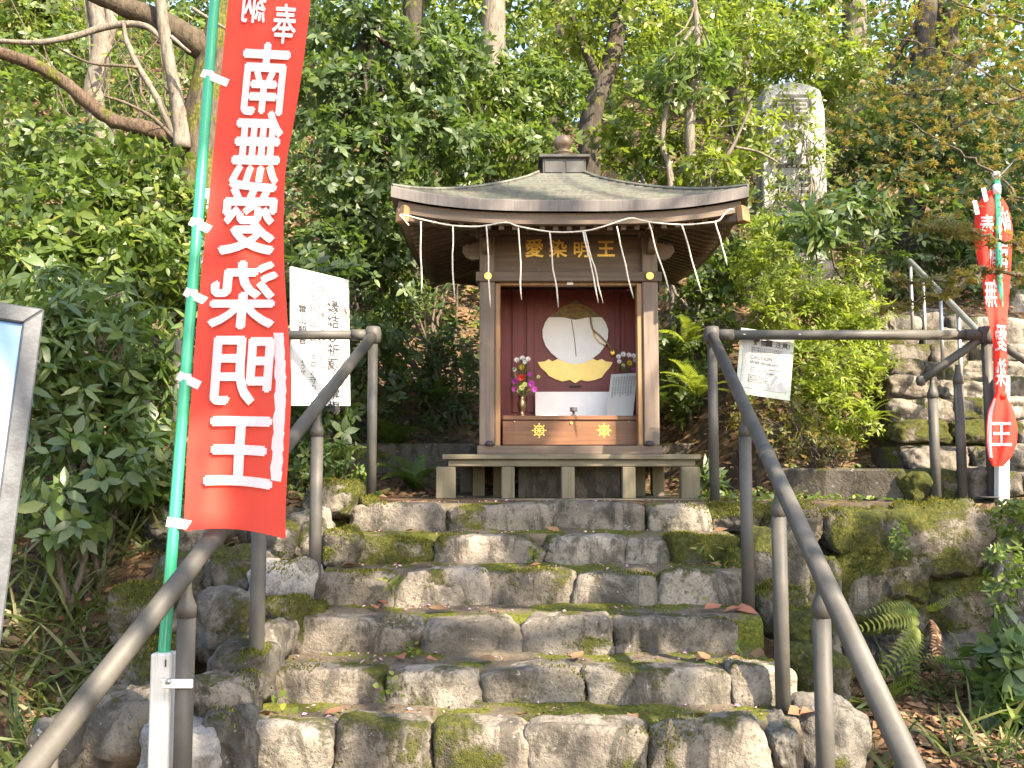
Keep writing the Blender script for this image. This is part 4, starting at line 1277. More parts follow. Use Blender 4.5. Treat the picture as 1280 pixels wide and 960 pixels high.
# ------------------------------------------------------------------ carved stone monument on the slope
mo = thing('stone_monument', at(995, 310, 8.0), 'tall pale stone monument with carved writing among the branches', 'monument')
c = at(995, 300, 8.0); topz = at(995, 104, 8.0).z; botz = at(995, 335, 8.0).z; hw = 40 / 1150 * 8.0
out = [(-hw * 1.02, botz), (hw * 1.04, botz), (hw * 1.03, topz - .25), (hw * .92, topz - .06), (hw * .5, topz - .01), (hw * .05, topz + .02), (-hw * .5, topz - .005), (-hw * .9, topz - .04), (-hw * 1.0, topz - .2)]
slab = MB().prism([Vector((c.x + x, 8.0, z)) for x, z in out], (0, .22, 0)).build('slab', M['monument'], mo, False, .012)
mb = MB(); put_column(mb, '霊山観音', Vector((c.x - .20, 7.997, topz - .06)), U, V, .36, .01, 1.1)
mb.build('carving', M['stone_dark'], mo)
stone((c.x, 8.1, botz - .10), (.52, .28, .16), 901, mo, M['stone_dark'], k=3.5, name='plinth')

# ------------------------------------------------------------------ vegetation
def blob(px, py, Y, rx, ry, rd=None):
    c = at(px, py, Y); k = Y / 1150
    return (c, (rx * k, (rd if rd is not None else rx * k * .7), ry * k))


def shrub(name, base, label, cat, blobs, n, length, k, mat, tpl=OVATE, stems=5, bark='twig', seed=0, shell=.45, group=None, stem_r=.016, **kw):
    rng = np.random.default_rng(100 + seed)
    bz = ground_z(base[0], base[1]); t = thing(name, (base[0], base[1], bz), label, cat, group)
    pts, ax = tips_in(blobs, n, rng, shell)
    P, D, N, S = whorls(pts, ax, k, length, rng, **kw)
    leaf_mesh('foliage', P, D, N, S, tpl, M[mat], t)
    b0 = Vector((base[0], base[1], bz - .05))
    for i in range(stems):
        bl = blobs[i % len(blobs)]; e = Vector(bl[0]) + Vector(tuple(rng.normal(size=3) * .35 * np.array(bl[1])))
        pth = wiggle(b0 + Vector(tuple(rng.normal(size=3) * [.06, .06, 0])), e, 8, .12, rng)
        mb = MB().tube(pth, [stem_r * lerp(1, .35, q / 7) for q in range(8)], 6)
        for q in range(7):
            j = rng.integers(0, len(pts)); s_ = pth[3 + q % 5]
            if (Vector(tuple(pts[j])) - s_).length < 1.4 * max(bl[1]):
                mb.tube(wiggle(s_, Vector(tuple(pts[j])), 5, .1, rng), [stem_r * .4, stem_r * .34, stem_r * .28, stem_r * .2, stem_r * .1], 5)
        mb.build('stem', M[bark], t, True)
    return t


def fern(base, n, L, mat, label, seed, spread=1.0, tpl=FROND_N, group=None, lean=(0, 0, 0), cat='fern', zoff=0):
    rng = np.random.default_rng(300 + seed); b = Vector(base)
    t = thing('fern', b, label, cat, group)
    az = np.arange(n) * 2.399 + rng.random(n) * .5; el = rng.uniform(.35, 1.1, n)
    D = np.stack([np.cos(az) * np.cos(el) * spread, np.sin(az) * np.cos(el) * spread, np.sin(el)], 1) + np.array(lean)
    N = np.stack([-np.cos(az) * .7, -np.sin(az) * .7, np.ones(n)], 1)
    P0_ = np.tile(np.array(b), (n, 1)) + rng.normal(size=(n, 3)) * .01; S_ = L * rng.uniform(.7, 1.1, n)
    for i in range(n): leaf_mesh('frond', P0_[i:i + 1], D[i:i + 1], N[i:i + 1], S_[i:i + 1], tpl, M[mat], t)
    return t


# --- bushes on the left bank
shrub('laurel_bush', (-2.0, 4.3), 'large-leaved glossy bush right of the grey board', 'bush', [blob(120, 430, 4.25, 105, 75), blob(60, 480, 4.1, 70, 80), blob(180, 500, 4.35, 60, 60), blob(60, 380, 4.5, 80, 50)], 360, .112, 7, 'leaf_gloss', NARROW, 6, seed=1, spread=(.9, 1.6), droop=.7)
shrub('laurel_bush', (-1.75, 3.85), 'low broad-leaved plant above the bank grass, left', 'bush', [blob(120, 590, 3.9, 90, 55), blob(70, 640, 3.7, 60, 45), blob(190, 570, 4.1, 60, 50)], 150, .095, 6, 'leaf_gloss', OVATE, 5, seed=2, droop=.5)
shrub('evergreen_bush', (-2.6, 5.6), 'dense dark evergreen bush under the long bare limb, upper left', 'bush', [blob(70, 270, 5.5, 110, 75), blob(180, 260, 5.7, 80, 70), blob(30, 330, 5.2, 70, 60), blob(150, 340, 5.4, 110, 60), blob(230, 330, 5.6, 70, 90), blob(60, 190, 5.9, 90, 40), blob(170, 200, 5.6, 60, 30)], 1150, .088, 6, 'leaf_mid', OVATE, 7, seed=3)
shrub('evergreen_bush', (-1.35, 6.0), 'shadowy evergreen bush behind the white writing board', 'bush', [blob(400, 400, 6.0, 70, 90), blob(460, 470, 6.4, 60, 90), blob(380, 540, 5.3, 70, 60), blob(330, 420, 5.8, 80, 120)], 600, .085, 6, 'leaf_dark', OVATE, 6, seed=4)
shrub('azalea_bush', (-1.15, 5.0), 'small pale-leaved bush at the foot of the left handrail', 'bush', [blob(420, 590, 4.95, 42, 38), blob(385, 585, 5.1, 40, 45)], 260, .045, 6, 'leaf_mid', OVATE, 6, seed=5, stem_r=.008)
shrub('azalea_bush', (-1.6, 4.4), 'sunlit small-leaved bush left of the green pole on the bank', 'bush', [blob(180, 600, 4.15, 60, 30), blob(150, 545, 4.4, 55, 40)], 330, .04, 6, 'leaf_bright', OVATE, 6, seed=6, stem_r=.007)


# --- trees with visible trunks
def tree(name, label, trunk, rad, bark, crowns=(), n=0, leaf=.08, k=6, mat='leaf_mid', tpl=OVATE, limbs=(), seed=0, **kw):
    rng = np.random.default_rng(500 + seed)
    t = thing(name, trunk[0], label, 'tree')
    MB().gnarl(trunk, rad, 14, .15, 7, seed).build('trunk', M[bark], t, True)
    for lp, lr, lb in limbs:
        MB().gnarl(lp, lr, 10, .20 if lb == 'bark_red' else .14, 6, seed + 3).build('limb', M[lb], t, True)
    if n:
        pts, ax = tips_in(crowns, n, rng, kw.pop('shell', .35)); P, D, N, S = whorls(pts, ax, k, leaf, rng, **kw)
        leaf_mesh('crown', P, D, N, S, tpl, M[mat], t)
        for i in range(10):
            e = Vector(tuple(pts[rng.integers(0, n)])); s_ = Vector(trunk[-1]).lerp(Vector(trunk[-2]), rng.random())
            if (e - s_).length < 3.5:
                MB().tube(wiggle(s_, e, 8, .12, rng), [rad[-1] * .5 * lerp(1, .2, q / 7) for q in range(8)], 6).build('limb', M[bark], t, True)
    return t


def on_ground(px, Y, py=480):
    p = at(px, py, Y); p.z = ground_z(p.x, Y) - .1; return p


g = on_ground(262, 5.9)
tr = [g, at(262, 420, 5.9), at(258, 300, 5.9), at(250, 190, 5.9), at(268, 90, 5.95), at(300, -30, 6.0), at(330, -200, 6.1)]
limb1 = [at(258, 210, 5.88), at(225, 178, 5.8), at(180, 160, 5.7), at(140, 150, 5.65), at(110, 128, 5.6), at(80, 103, 5.55), at(45, 82, 5.5), at(0, 66, 5.4), at(-60, 50, 5.3)]
limb2 = [at(275, 75, 5.95), at(235, 48, 5.85), at(190, 22, 5.8), at(140, 2, 5.7), at(80, -25, 5.6)]
sap = [at(228, 185, 5.75), at(222, 130, 5.72), at(212, 80, 5.7), at(204, 30, 5.7), at(198, -30, 5.7)]
sap2 = [at(218, 170, 5.74), at(195, 120, 5.7), at(172, 82, 5.68), at(158, 50, 5.66), at(155, 30, 5.66)]
arch = [at(205, 52, 5.7), at(188, 36, 5.7), at(165, 30, 5.68), at(130, 34, 5.66), at(90, 46, 5.6), at(45, 53, 5.55), at(-20, 50, 5.5)]
tw1 = [at(228, 185, 5.74), at(195, 150, 5.7), at(160, 130, 5.66), at(130, 120, 5.6)]
tw2 = [at(172, 84, 5.66), at(150, 82, 5.6), at(110, 78, 5.6), at(65, 55, 5.6)]
shard = [at(214, 46, 5.5), at(238, 66, 5.5)]
shard2 = [at(240, 10, 5.4), at(282, 36, 5.4)]
kpx = 5.8 / 1150
tree('gnarled_tree', 'mossy gnarled tree behind the tall banner with a long bare limb', tr, [.17, .14, .13, .13, .14, .13, .10], 'bark_moss',
     limbs=[(limb1, [.056, .050, .052, .042, .046, .040, .040, .036, .03], 'bark_red'), (limb2, [.085, .085, .075, .06, .05], 'bark_moss'), (sap, [.055, .042, .038, .036, .033], 'bark_pale'),
            (sap2, [.024, .022, .02, .016, .010], 'bark_pale'), (arch, [.016, .02, .022, .022, .02, .017, .012], 'bark_pale'), (tw1, [.014, .012, .01, .006], 'twig'), (tw2, [.01, .009, .008, .004], 'twig'), (shard, [.014, .008], 'bark_pale'), (shard2, [.012, .007], 'bark_pale')], seed=1)
bt_ = thing('bare_brush', on_ground(170, 6.4), 'tangle of thin bare twigs behind the long bare limb, upper left', 'brush')
rb_ = np.random.default_rng(8)
for i in range(26):
    x0 = rb_.uniform(60, 250); y0 = rb_.uniform(130, 230); x1 = x0 + rb_.normal() * 50; y1 = y0 - rb_.uniform(60, 200); Yq = rb_.uniform(5.7, 7.2)
    w = wiggle(at(x0, y0, Yq), at(x1, y1, Yq + rb_.normal() * .3), 9, .12, rb_); r0 = rb_.uniform(.004, .010)
    MB().tube(w, [r0 * lerp(1, .35, q / 8) for q in range(9)], 5).build('twig', M['twig'], bt_, True)
g = on_ground(150, 8.2)
tree('slim_tree', 'pale slim forked tree behind the bare limb, upper left', [g, at(118, 130, 8.2), at(128, 60, 8.2), at(122, 10, 8.2), at(112, -60, 8.2)], [.12, .09, .085, .08, .07], 'bark_pale',
     limbs=[([at(128, 60, 8.2), at(140, 30, 8.2), at(138, 5, 8.2), at(146, -40, 8.2)], [.07, .06, .05, .04], 'bark_pale'), ([at(115, 100, 8.2), at(112, 40, 8.2), at(106, 0, 8.2)], [.02, .018, .012], 'bark_pale')], seed=2)
g = on_ground(92, 10.5)
tree('grey_tree', 'thick straight grey trunk deep in the wood, upper left', [g, at(92, 100, 10.5), at(86, 20, 10.5), at(84, -80, 10.5)], [.24, .22, .21, .2], 'bark_dark',
     [blob(60, 40, 10.0, 110, 55, 1.0), blob(20, 20, 9.5, 60, 50, 1.0)], 700, .07, 6, 'leaf_bright', seed=3)
g = on_ground(428, 7.0)
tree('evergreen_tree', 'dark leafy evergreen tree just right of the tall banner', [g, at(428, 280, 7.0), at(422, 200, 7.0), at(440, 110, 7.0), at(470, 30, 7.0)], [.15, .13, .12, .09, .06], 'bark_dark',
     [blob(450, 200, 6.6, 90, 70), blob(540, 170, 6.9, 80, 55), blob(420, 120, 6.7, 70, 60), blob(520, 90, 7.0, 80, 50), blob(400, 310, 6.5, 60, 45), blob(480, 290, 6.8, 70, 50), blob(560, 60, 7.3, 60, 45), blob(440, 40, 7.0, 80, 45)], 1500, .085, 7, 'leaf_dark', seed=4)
g = on_ground(735, 9.0)
tree('leaning_tree', 'dark leaning trunk rising just right of the roof finial', [g, at(738, 165, 9.0), at(752, 110, 9.0), at(768, 60, 9.1), at(776, 10, 9.2), at(790, -60, 9.3)], [.13, .11, .10, .09, .085, .07], 'bark_dark',
     [blob(770, 40, 9.0, 90, 50, 1.0), blob(700, 40, 9.3, 70, 50, 1.0)], 520, .08, 6, 'leaf_bright', seed=5,
     limbs=[([at(752, 110, 9), at(730, 60, 9), at(716, 20, 9)], [.05, .04, .03], 'bark_dark')])
g = on_ground(868, 7.6)
tree('sapling', 'pale slim sapling above the right end of the roof', [g, at(866, 240, 7.6), at(862, 170, 7.6), at(866, 110, 7.6), at(872, 60, 7.6), at(868, 0, 7.6)], [.05, .045, .045, .038, .03, .022], 'bark_pale',
     [blob(850, 95, 7.5, 60, 38), blob(890, 70, 7.7, 50, 40)], 130, .12, 8, 'leaf_mid', NARROW, seed=6,
     limbs=[([on_ground(842, 7.7), at(838, 230, 7.6), at(828, 180, 7.6), at(836, 120, 7.6), at(850, 80, 7.6)], [.03, .026, .024, .022, .014], 'bark_pale'),
            ([on_ground(885, 7.5), at(886, 240, 7.45), at(915, 185, 7.4), at(940, 130, 7.35)], [.02, .018, .015, .009], 'bark_pale'),
            ([at(918, 184, 7.4), at(948, 190, 7.4), at(975, 205, 7.4)], [.012, .01, .006], 'bark_pale'), ([at(866, 200, 7.6), at(890, 170, 7.6), at(905, 150, 7.6)], [.016, .012, .007], 'bark_pale')])
g = on_ground(1135, 9.6)
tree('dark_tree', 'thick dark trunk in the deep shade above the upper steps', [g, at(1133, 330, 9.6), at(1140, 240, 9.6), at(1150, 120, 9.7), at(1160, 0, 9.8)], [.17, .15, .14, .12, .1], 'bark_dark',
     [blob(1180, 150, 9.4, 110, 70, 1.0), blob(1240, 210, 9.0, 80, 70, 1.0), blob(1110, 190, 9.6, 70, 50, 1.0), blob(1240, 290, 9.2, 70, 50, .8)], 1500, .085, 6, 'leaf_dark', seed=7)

# --- shrubs round the shrine and monument
shrub('camellia_shrub', (0.0, 7.4), 'sunlit leafy shrub rising behind the left half of the roof', 'shrub', [blob(620, 130, 7.6, 70, 45), blob(680, 110, 7.8, 60, 45), blob(640, 190, 7.4, 80, 40), blob(590, 90, 7.9, 55, 40)], 720, .080, 7, 'leaf_mid', OVATE, 6, 'bark_pale', seed=11, stem_r=.022)
shrub('camellia_shrub', (-.55, 7.2), 'narrow-leaved shrub between the evergreen tree and the shrine roof', 'shrub', [blob(560, 250, 7.3, 60, 50), blob(500, 330, 7.2, 60, 60), blob(570, 220, 7.6, 60, 45)], 520, .09, 6, 'leaf_mid', NARROW, 6, seed=12)
shrub('understory_shrub', (-.45, 6.9), 'shaded shrub with thin stems in the gloom left of the shrine', 'shrub', [blob(520, 430, 7.0, 60, 70), blob(560, 480, 6.9, 45, 70), blob(470, 380, 7.2, 60, 60)], 330, .08, 6, 'leaf_dark', NARROW, 9, seed=13)
shrub('viburnum_shrub', (1.55, 7.2), 'loose bright shrub between the roof and the monument', 'shrub', [blob(890, 230, 7.3, 45, 55), blob(920, 170, 7.6, 50, 60), blob(840, 200, 7.8, 60, 40), blob(790, 180, 7.9, 50, 40)], 420, .085, 6, 'leaf_bright', OVATE, 8, 'bark_pale', seed=14)
shrub('climber', (2.35, 7.75), 'tangled creeper climbing across the face of the monument', 'creeper', [blob(965, 200, 7.85, 22, 90, .10), blob(1005, 170, 7.85, 30, 40, .10), blob(990, 130, 7.85, 42, 30, .12), blob(1030, 230, 7.8, 25, 60, .12), blob(985, 270, 7.75, 45, 35, .15)], 230, .06, 5, 'leaf_bright', OVATE, 9, 'bark_pale', seed=15, stem_r=.012)
shrub('rhododendron', (2.35, 6.5), 'big-leaved shrub in front of the foot of the monument', 'shrub', [blob(1050, 275, 6.6, 55, 28), blob(1010, 290, 6.5, 40, 22), blob(1085, 260, 6.7, 30, 18)], 62, .15, 8, 'leaf_gloss', NARROW, 4, seed=16, spread=(1.0, 1.6), droop=.5)
shrub('feathery_bush', (2.05, 6.0), 'bright yellow-green feathery bush right of the shrine below the monument', 'bush', [blob(1000, 390, 6.1, 70, 55), blob(1060, 400, 6.2, 50, 50), blob(1020, 460, 5.8, 80, 50), blob(950, 340, 6.4, 45, 45), blob(1075, 350, 6.6, 35, 35), blob(1040, 520, 5.6, 55, 45), blob(960, 300, 6.7, 40, 35), blob(1085, 440, 5.95, 30, 60)], 1900, .055, 7, 'leaf_fernb', NARROW, 9, seed=17, up=.8, stem_r=.010)
shrub('understory_shrub', (1.3, 6.6), 'shaded leafy shrub beside the right wall of the shrine', 'shrub', [blob(880, 400, 6.7, 40, 70), blob(850, 470, 6.5, 30, 60), blob(910, 340, 6.8, 40, 45)], 330, .075, 6, 'leaf_mid', OVATE, 6, seed=18)
shrub('dry_bush', (1.85, 5.45), 'brownish twiggy bush behind the monkey warning sheet', 'bush', [blob(970, 520, 5.55, 60, 42), blob(1010, 560, 5.35, 60, 26)], 260, .04, 5, 'leaf_maple', OVATE, 16, seed=19, stem_r=.006)
shrub('canopy_shrub', (2.6, 8.9), 'pale sunlit shrub over the top of the monument', 'shrub', [blob(940, 60, 9.0, 90, 50), blob(1030, 80, 9.2, 70, 55), blob(880, 30, 9.5, 90, 40), blob(1070, 130, 9.0, 45, 70)], 900, .085, 6, 'leaf_bright', OVATE, 7, 'bark_pale', seed=20)

shrub('understory_shrub', (3.9, 8.3), 'dark low shrub at the head of the upper steps behind the steel railing', 'shrub', [blob(1180, 365, 8.6, 60, 30), blob(1100, 340, 8.4, 50, 30), blob(1250, 340, 8.6, 60, 40), blob(1210, 300, 9.0, 80, 40)], 420, .08, 6, 'leaf_dark', OVATE, 6, seed=21)

# --- maple reaching in from the right
mp = thing('maple_tree', (4.6, 5.0, ground_z(4.6, 5.0)), 'young maple with small reddish leaves reaching in from the right edge', 'tree')
MB().tube([(4.6, 5.0, ground_z(4.6, 5.0) - .1), (4.5, 4.9, .9), (4.45, 4.7, 1.8), (4.2, 4.8, 2.8), (3.9, 5.2, 4.2)], [.11, .10, .09, .08, .05], 10).build('trunk', M['bark_dark'], mp, True)
rm_ = np.random.default_rng(77)
TW = [([(1330, 330, 4.3), (1280, 345, 4.25), (1230, 338, 4.2), (1180, 352, 4.15), (1120, 352, 4.1)], 1), ([(1320, 300, 4.1), (1270, 305, 4.1), (1215, 290, 4.1), (1170, 268, 4.1)], 1), ([(1230, 336, 4.2), (1190, 362, 4.1), (1140, 378, 4.1), (1105, 388, 4.1)], 1),
      ([(1215, 290, 4.1), (1190, 292, 4.0), (1160, 284, 4.0)], 1), ([(1400, 300, 4.5), (1290, 260, 4.6), (1220, 200, 4.8), (1130, 150, 5.0)], 0), ([(1400, 200, 4.8), (1290, 120, 5.2), (1190, 70, 5.4), (1100, 40, 5.6)], 0), ([(1290, 120, 5.2), (1230, 130, 5.2), (1160, 190, 5.4), (1090, 250, 5.8)], 0),
      ([(1400, 100, 5.0), (1280, 30, 5.4), (1180, 0, 5.6), (1060, -30, 5.8)], 0), ([(1230, 60, 5.3), (1180, 110, 5.4), (1110, 120, 5.5)], 0)]
PP = []
for pth, near in TW:
    ps = [at(*p) for p in pth]; fine_ = []
    for i in range(len(ps) - 1):
        for q in range(8): fine_.append(ps[i].lerp(ps[i + 1], q / 8) + Vector(tuple(rm_.normal(size=3) * .008)))
    fine_.append(ps[-1])
    m_ = len(fine_); MB().tube(fine_, [lerp(.011, .003, q / (m_ - 1)) for q in range(m_)], 6).build('limb', M['twig'], mp, True)
    for p in fine_[4 if near else 2:]:
        for _ in range(3 if near else 11):
            sd_ = .03 if near else .22
            PP.append(p + Vector(tuple(rm_.normal(size=3) * [sd_, sd_, sd_ * .6])))
Pm = np.array([tuple(p) for p in PP]); nm = len(Pm)
P, D, N, S = whorls(Pm, np.tile([0, 0, 1.0], (nm, 1)), 4, .033, rm_, spread=(1.0, 1.8), droop=.5)
leaf_mesh('crown', P, D, N, S, MAPLE, M['leaf_maple'], mp)

# --- ferns and leafy plants
GR = 'ferns in the shade beside the shrine'
fern(on_ground(520, 5.9) + Vector((0, 0, .1)), 13, .42, 'leaf_fern', 'dark fern clump left of the shrine platform', 1, group=GR)
fern(on_ground(490, 6.5) + Vector((0, 0, .15)), 12, .45, 'leaf_fern', 'fern behind the elbow of the left handrail', 2, group=GR)
fern(on_ground(545, 6.9) + Vector((0, 0, .25)), 12, .42, 'leaf_fern', 'fern on the slope close to the left wall of the shrine', 3, group=GR)
fern(at(860, 430, 6.3), 12, .34, 'leaf_fernb', 'upper bright fern between the shrine and the right handrail', 4, group=GR)
fern(at(872, 500, 6.1), 13, .36, 'leaf_fernb', 'sunlit fern beside the right handrail post, level with the offering box', 5, group=GR)
fern(on_ground(862, 5.6) + Vector((0, 0, .06)), 10, .18, 'leaf_fern', 'small fern by the right end of the shrine platform', 6, group=GR)
wf = thing('fern', at(1158, 775, 4.34), 'large drooping fern hanging from the retaining wall', 'fern')
for i, (x0, y0, x1, y1, dY, mt) in enumerate([(1150, 775, 1070, 793, .25, 'leaf_fernb'), (1145, 780, 1098, 868, .35, 'leaf_fernb'), (1148, 785, 1132, 905, .35, 'leaf_fernb'), 
                                            (1156, 762, 1206, 752, .2, 'leaf_fernb'), (1180, 785, 1206, 848, .2, 'leaf_fernb'), (1150, 770, 1088, 765, .2, 'leaf_fern'), (1165, 775, 1176, 868, .15, 'dry'), (1162, 772, 1168, 845, .24, 'dry')]):
    a_, b_ = at(x0, y0, 4.34), at(x1, y1, 4.34 - dY); d = b_ - a_
    leaf_mesh('frond', np.array([tuple(a_)]), np.array([tuple(d + Vector((0, 0, .04)))]), np.array([[.9 * math.sin(i * 2.1), -1, .5 + .5 * math.sin(i * 1.3)]]), [d.length * 1.0], FROND_W, M[mt], wf)
fern(at(1095, 905, 4.0), 10, .30, 'leaf_fernb', 'fern at the foot of the retaining wall next to the lower steps', 8, lean=(0, -.2, 0))
fern(at(1230, 870, 4.1), 9, .34, 'leaf_fern', 'fern near the right edge below the wall', 9, lean=(-.1, -.2, 0))
FW = ['in the middle', 'at the right side', 'near the top', 'at the lower right', 'at the left side', 'low in the middle', 'at the bottom corner', 'at the top left']
for i, (px, py, Y) in enumerate([(1000, 440, 5.9), (1070, 420, 6.0), (1040, 380, 6.2), (1095, 470, 5.7), (960, 400, 6.1), (1020, 500, 5.6), (1085, 530, 5.5), (990, 350, 6.4)]):
    fern(at(px, py, Y), 15, .24, 'leaf_fernb', 'bright yellow-green fern ' + FW[i] + ' of the sunny clump by the upper steps', 20 + i, group='bright ferns left of the upper steps')
shrub('wall_plant', (2.35, 4.2), 'leafy green plant at the right edge in front of the wall', 'plant', [blob(1255, 720, 4.1, 28, 45, .1), blob(1270, 650, 4.2, 25, 25, .1)], 70, .05, 6, 'leaf_mid', OVATE, 6, seed=31, stem_r=.006)
shrub('wall_plant', (2.25, 3.9), 'broad-leaved plant at the lower right edge', 'plant', [blob(1265, 820, 3.9, 40, 35, .12), blob(1275, 890, 3.8, 40, 30, .12)], 60, .11, 6, 'leaf_gloss', OVATE, 5, seed=32, stem_r=.007, droop=.6)
shrub('wall_plant', (1.83, 4.38), 'small weed growing from a joint in the retaining wall', 'plant', [blob(1123, 672, 4.35, 10, 22, .05)], 26, .035, 5, 'leaf_mid', OVATE, 3, seed=33, stem_r=.003)
shrub('lily_plant', (.86, 6.0), 'clump of strap leaves behind the right handrail post foot', 'plant', [blob(880, 605, 5.5, 10, 14, .05)], 22, .12, 5, 'leaf_dark', NARROW, 2, seed=34, stem_r=.004)


# --- small sprouts on the steps
def sprout(px, py, Y, label, n, L, mat, tpl, seed):
    rng = np.random.default_rng(700 + seed); p = at(px, py, Y)
    t = thing('sprout', p, label, 'sprout', 'small green sprouts on the steps')
    pts = np.array(p) + rng.normal(size=(n, 3)) * [.022, .012, .018]
    D = rng.normal(size=(n, 3)) * .6 + [0, -.8, .5]; N = rng.normal(size=(n, 3)) * .3 + [0, -.6, .8]
    leaf_mesh('foliage', pts, D, N, L * rng.uniform(.7, 1.1, n), tpl, M[mat], t)
    MB().tube([p + Vector((0, .03, -.03)), p + Vector((0, .01, 0))], .003, 5).build('stem', M['leaf_mid'], t)


ROUND = tpl_ovate(.85, .05, .1)
sprout(486, 863, 3.13, 'round-leaved sprout between two stones of the second visible step', 22, .022, 'leaf_bright', ROUND, 1)
sprout(511, 814, 3.46, 'round-leaved sprout at the foot of the third visible step', 24, .022, 'leaf_bright', ROUND, 2)
sprout(667, 693, 4.12, 'round-leaved sprout in the middle of the fifth step', 20, .026, 'leaf_bright', ROUND, 3)
sprout(880, 687, 4.10, 'spiky sprout at the right of the fifth step, upper of two', 9, .055, 'leaf_bright', NARROW, 4)
sprout(899, 706, 4.08, 'spiky sprout at the right of the fifth step, lower of two', 8, .045, 'leaf_bright', NARROW, 5)
sprout(489, 734, 3.80, 'pale drooping grass tuft on the fourth step', 9, .07, 'leaf_bright', NARROW, 6)
sprout(352, 880, 3.0, 'small sprout at the foot of the left handrail post', 10, .03, 'leaf_bright', ROUND, 7)
sprout(866, 765, 3.80, 'tiny sprout at the right end of the fourth step', 10, .022, 'leaf_bright', ROUND, 8)
sprout(922, 820, 3.45, 'green sprout beside the right end of the third step', 14, .03, 'leaf_bright', ROUND, 9)


# --- fallen leaves lying on the treads
def fallen(px, py, k, L, mat, seed):
    rng = np.random.default_rng(900 + seed); Y = None
    z = STEP_Z[k] + .014
    # find the depth where this direction meets the tread
    v = 480 - py; dy = F * cp - v * sp; dz = v * cp + F * sp
    s = (z - EYE) / dz if dz < 0 else 0; Yq = dy * s
    Yq = min(max(Yq, STEP_Y[k] + .17), (STEP_Y[k + 1] if k < 5 else 4.8) - .02)
    x = (px - 640) * Yq / dy
    tv, tf = tpl_ovate(.5, .35, -.25 + .5 * rng.random())
    a = rng.random() * 6.28
    D = np.array([[math.cos(a), math.sin(a), .1]]); N = np.array([[rng.normal() * .3, rng.normal() * .3 - .3, 1]])
    o = leaf_mesh('fallen_leaf', np.array([[x, Yq, z]]), D, N, [L], (tv, tf), M[mat])
    names = ['lowest visible', 'second visible', 'third visible', 'fourth', 'fifth', 'topmost']
    col = 'reddish' if mat == 'dry_red' else 'brown'
    rank = sorted(q[0] for q in FL if q[2] == k).index(px)
    tag(o, f'{col} fallen leaf on the {names[k]} stone step, {ORD[rank]} from the left', 'leaf', f'fallen leaves on the {names[k]} step')


ORD = ['first', 'second', 'third', 'fourth', 'fifth', 'sixth', 'seventh', 'eighth', 'ninth', 'tenth']
FL = [(405, 903, 0, 'r'), (500, 898, 0, 'd'), (318, 893, 0, 'd'), (880, 905, 0, 'd'), (660, 903, 0, 'd'), (790, 910, 0, 'd'), (985, 906, 0, 'd'), (1000, 903, 0, 'r'), (350, 892, 0, 'd'),
      (505, 831, 1, 'r'), (545, 834, 1, 'r'), (345, 828, 1, 'r'), (352, 820, 1, 'd'), (715, 839, 1, 'd'), (870, 832, 1, 'd'), (945, 828, 1, 'd'), (620, 835, 1, 'd'), (930, 830, 1, 'r'),
      (350, 768, 2, 'd'), (370, 764, 2, 'r'), (472, 765, 2, 'r'), (484, 756, 2, 'r'), (880, 768, 2, 'r'), (918, 768, 2, 'r'), (932, 765, 2, 'r'), (926, 770, 2, 'r'), (560, 770, 2, 'd'),
      (425, 708, 3, 'd'), (440, 712, 3, 'd'), (905, 716, 3, 'd'), (660, 712, 3, 'd'), (445, 664, 4, 'r'), (520, 668, 4, 'd'), (700, 668, 4, 'd'), (890, 666, 4, 'd'), (952, 669, 4, 'r')]
for i, (x, y, k, c) in enumerate(FL):
    fallen(x, y, k, .065 + .03 * (i % 4) / 3, 'dry_red' if c == 'r' else 'dry', i)

# --- litter, grass, moss and ground cover that nobody could count
rl = np.random.default_rng(41)


def scatter(name, label, region, n, L, tpl, mat, up, flat, cond=None, lift=.01):
    x = rl.uniform(region[0], region[1], n); y = rl.uniform(region[2], region[3], n)
    keep = [i for i in range(n) if cond is None or cond(x[i], y[i])]
    x, y = x[keep], y[keep]; n = len(x)
    z = np.array([ground_z(a, b) for a, b in zip(x, y)]) + lift
    D = rl.normal(size=(n, 3)) * [1, 1, .25] + [0, 0, up]; N = rl.normal(size=(n, 3)) * flat + [0, -.25, 1]
    o = leaf_mesh(name, np.stack([x, y, z], 1), D, N, L * rl.uniform(.5, 1.2, n), tpl, M[mat], None, 'stuff')
    return tag(o, label)


scatter('leaf_litter', 'brown leaf litter on the left bank', (-3.2, -1.0, 2.2, 4.8), 5500, .06, SIMPLE, 'dry', .05, .35)
scatter('leaf_litter', 'brown leaf litter below the right wall', (.95, 3.4, 2.6, 4.5), 5200, .055, SIMPLE, 'dry', .05, .35)
scatter('leaf_litter', 'brown leaf litter on the slope behind the shrine', (-3.5, 4.5, 5.3, 9), 9000, .07, SIMPLE, 'dry', .05, .35, lambda a, b: not (-.4 < a < 1.1 and b < 6.4))
scatter('bank_grass', 'tufted grass hanging over the left bank', (-2.5, -1.35, 2.9, 4.5), 2600, .26, BLADE, 'grass', .9, .6, lambda a, b: noise.noise(Vector((a * 2.3, b * 2.3, 9))) > -.12)
scatter('bank_grass', 'grass tufts at the lower right corner', (1.25, 2.6, 3.0, 4.35), 900, .22, BLADE, 'grass', 1.0, .6, lambda a, b: noise.noise(Vector((a * 3, b * 3, 2))) > .08)
scatter('ground_cover', 'low mixed leaves covering the landing edges', (-1.7, -.75, 4.5, 5.7), 1400, .05, OVATE, 'leaf_mid', .5, .6)
scatter('ground_cover', 'low weeds at the foot of the slope right of the shrine', (1.0, 2.1, 4.75, 5.5), 500, .05, OVATE, 'leaf_mid', .5, .6)


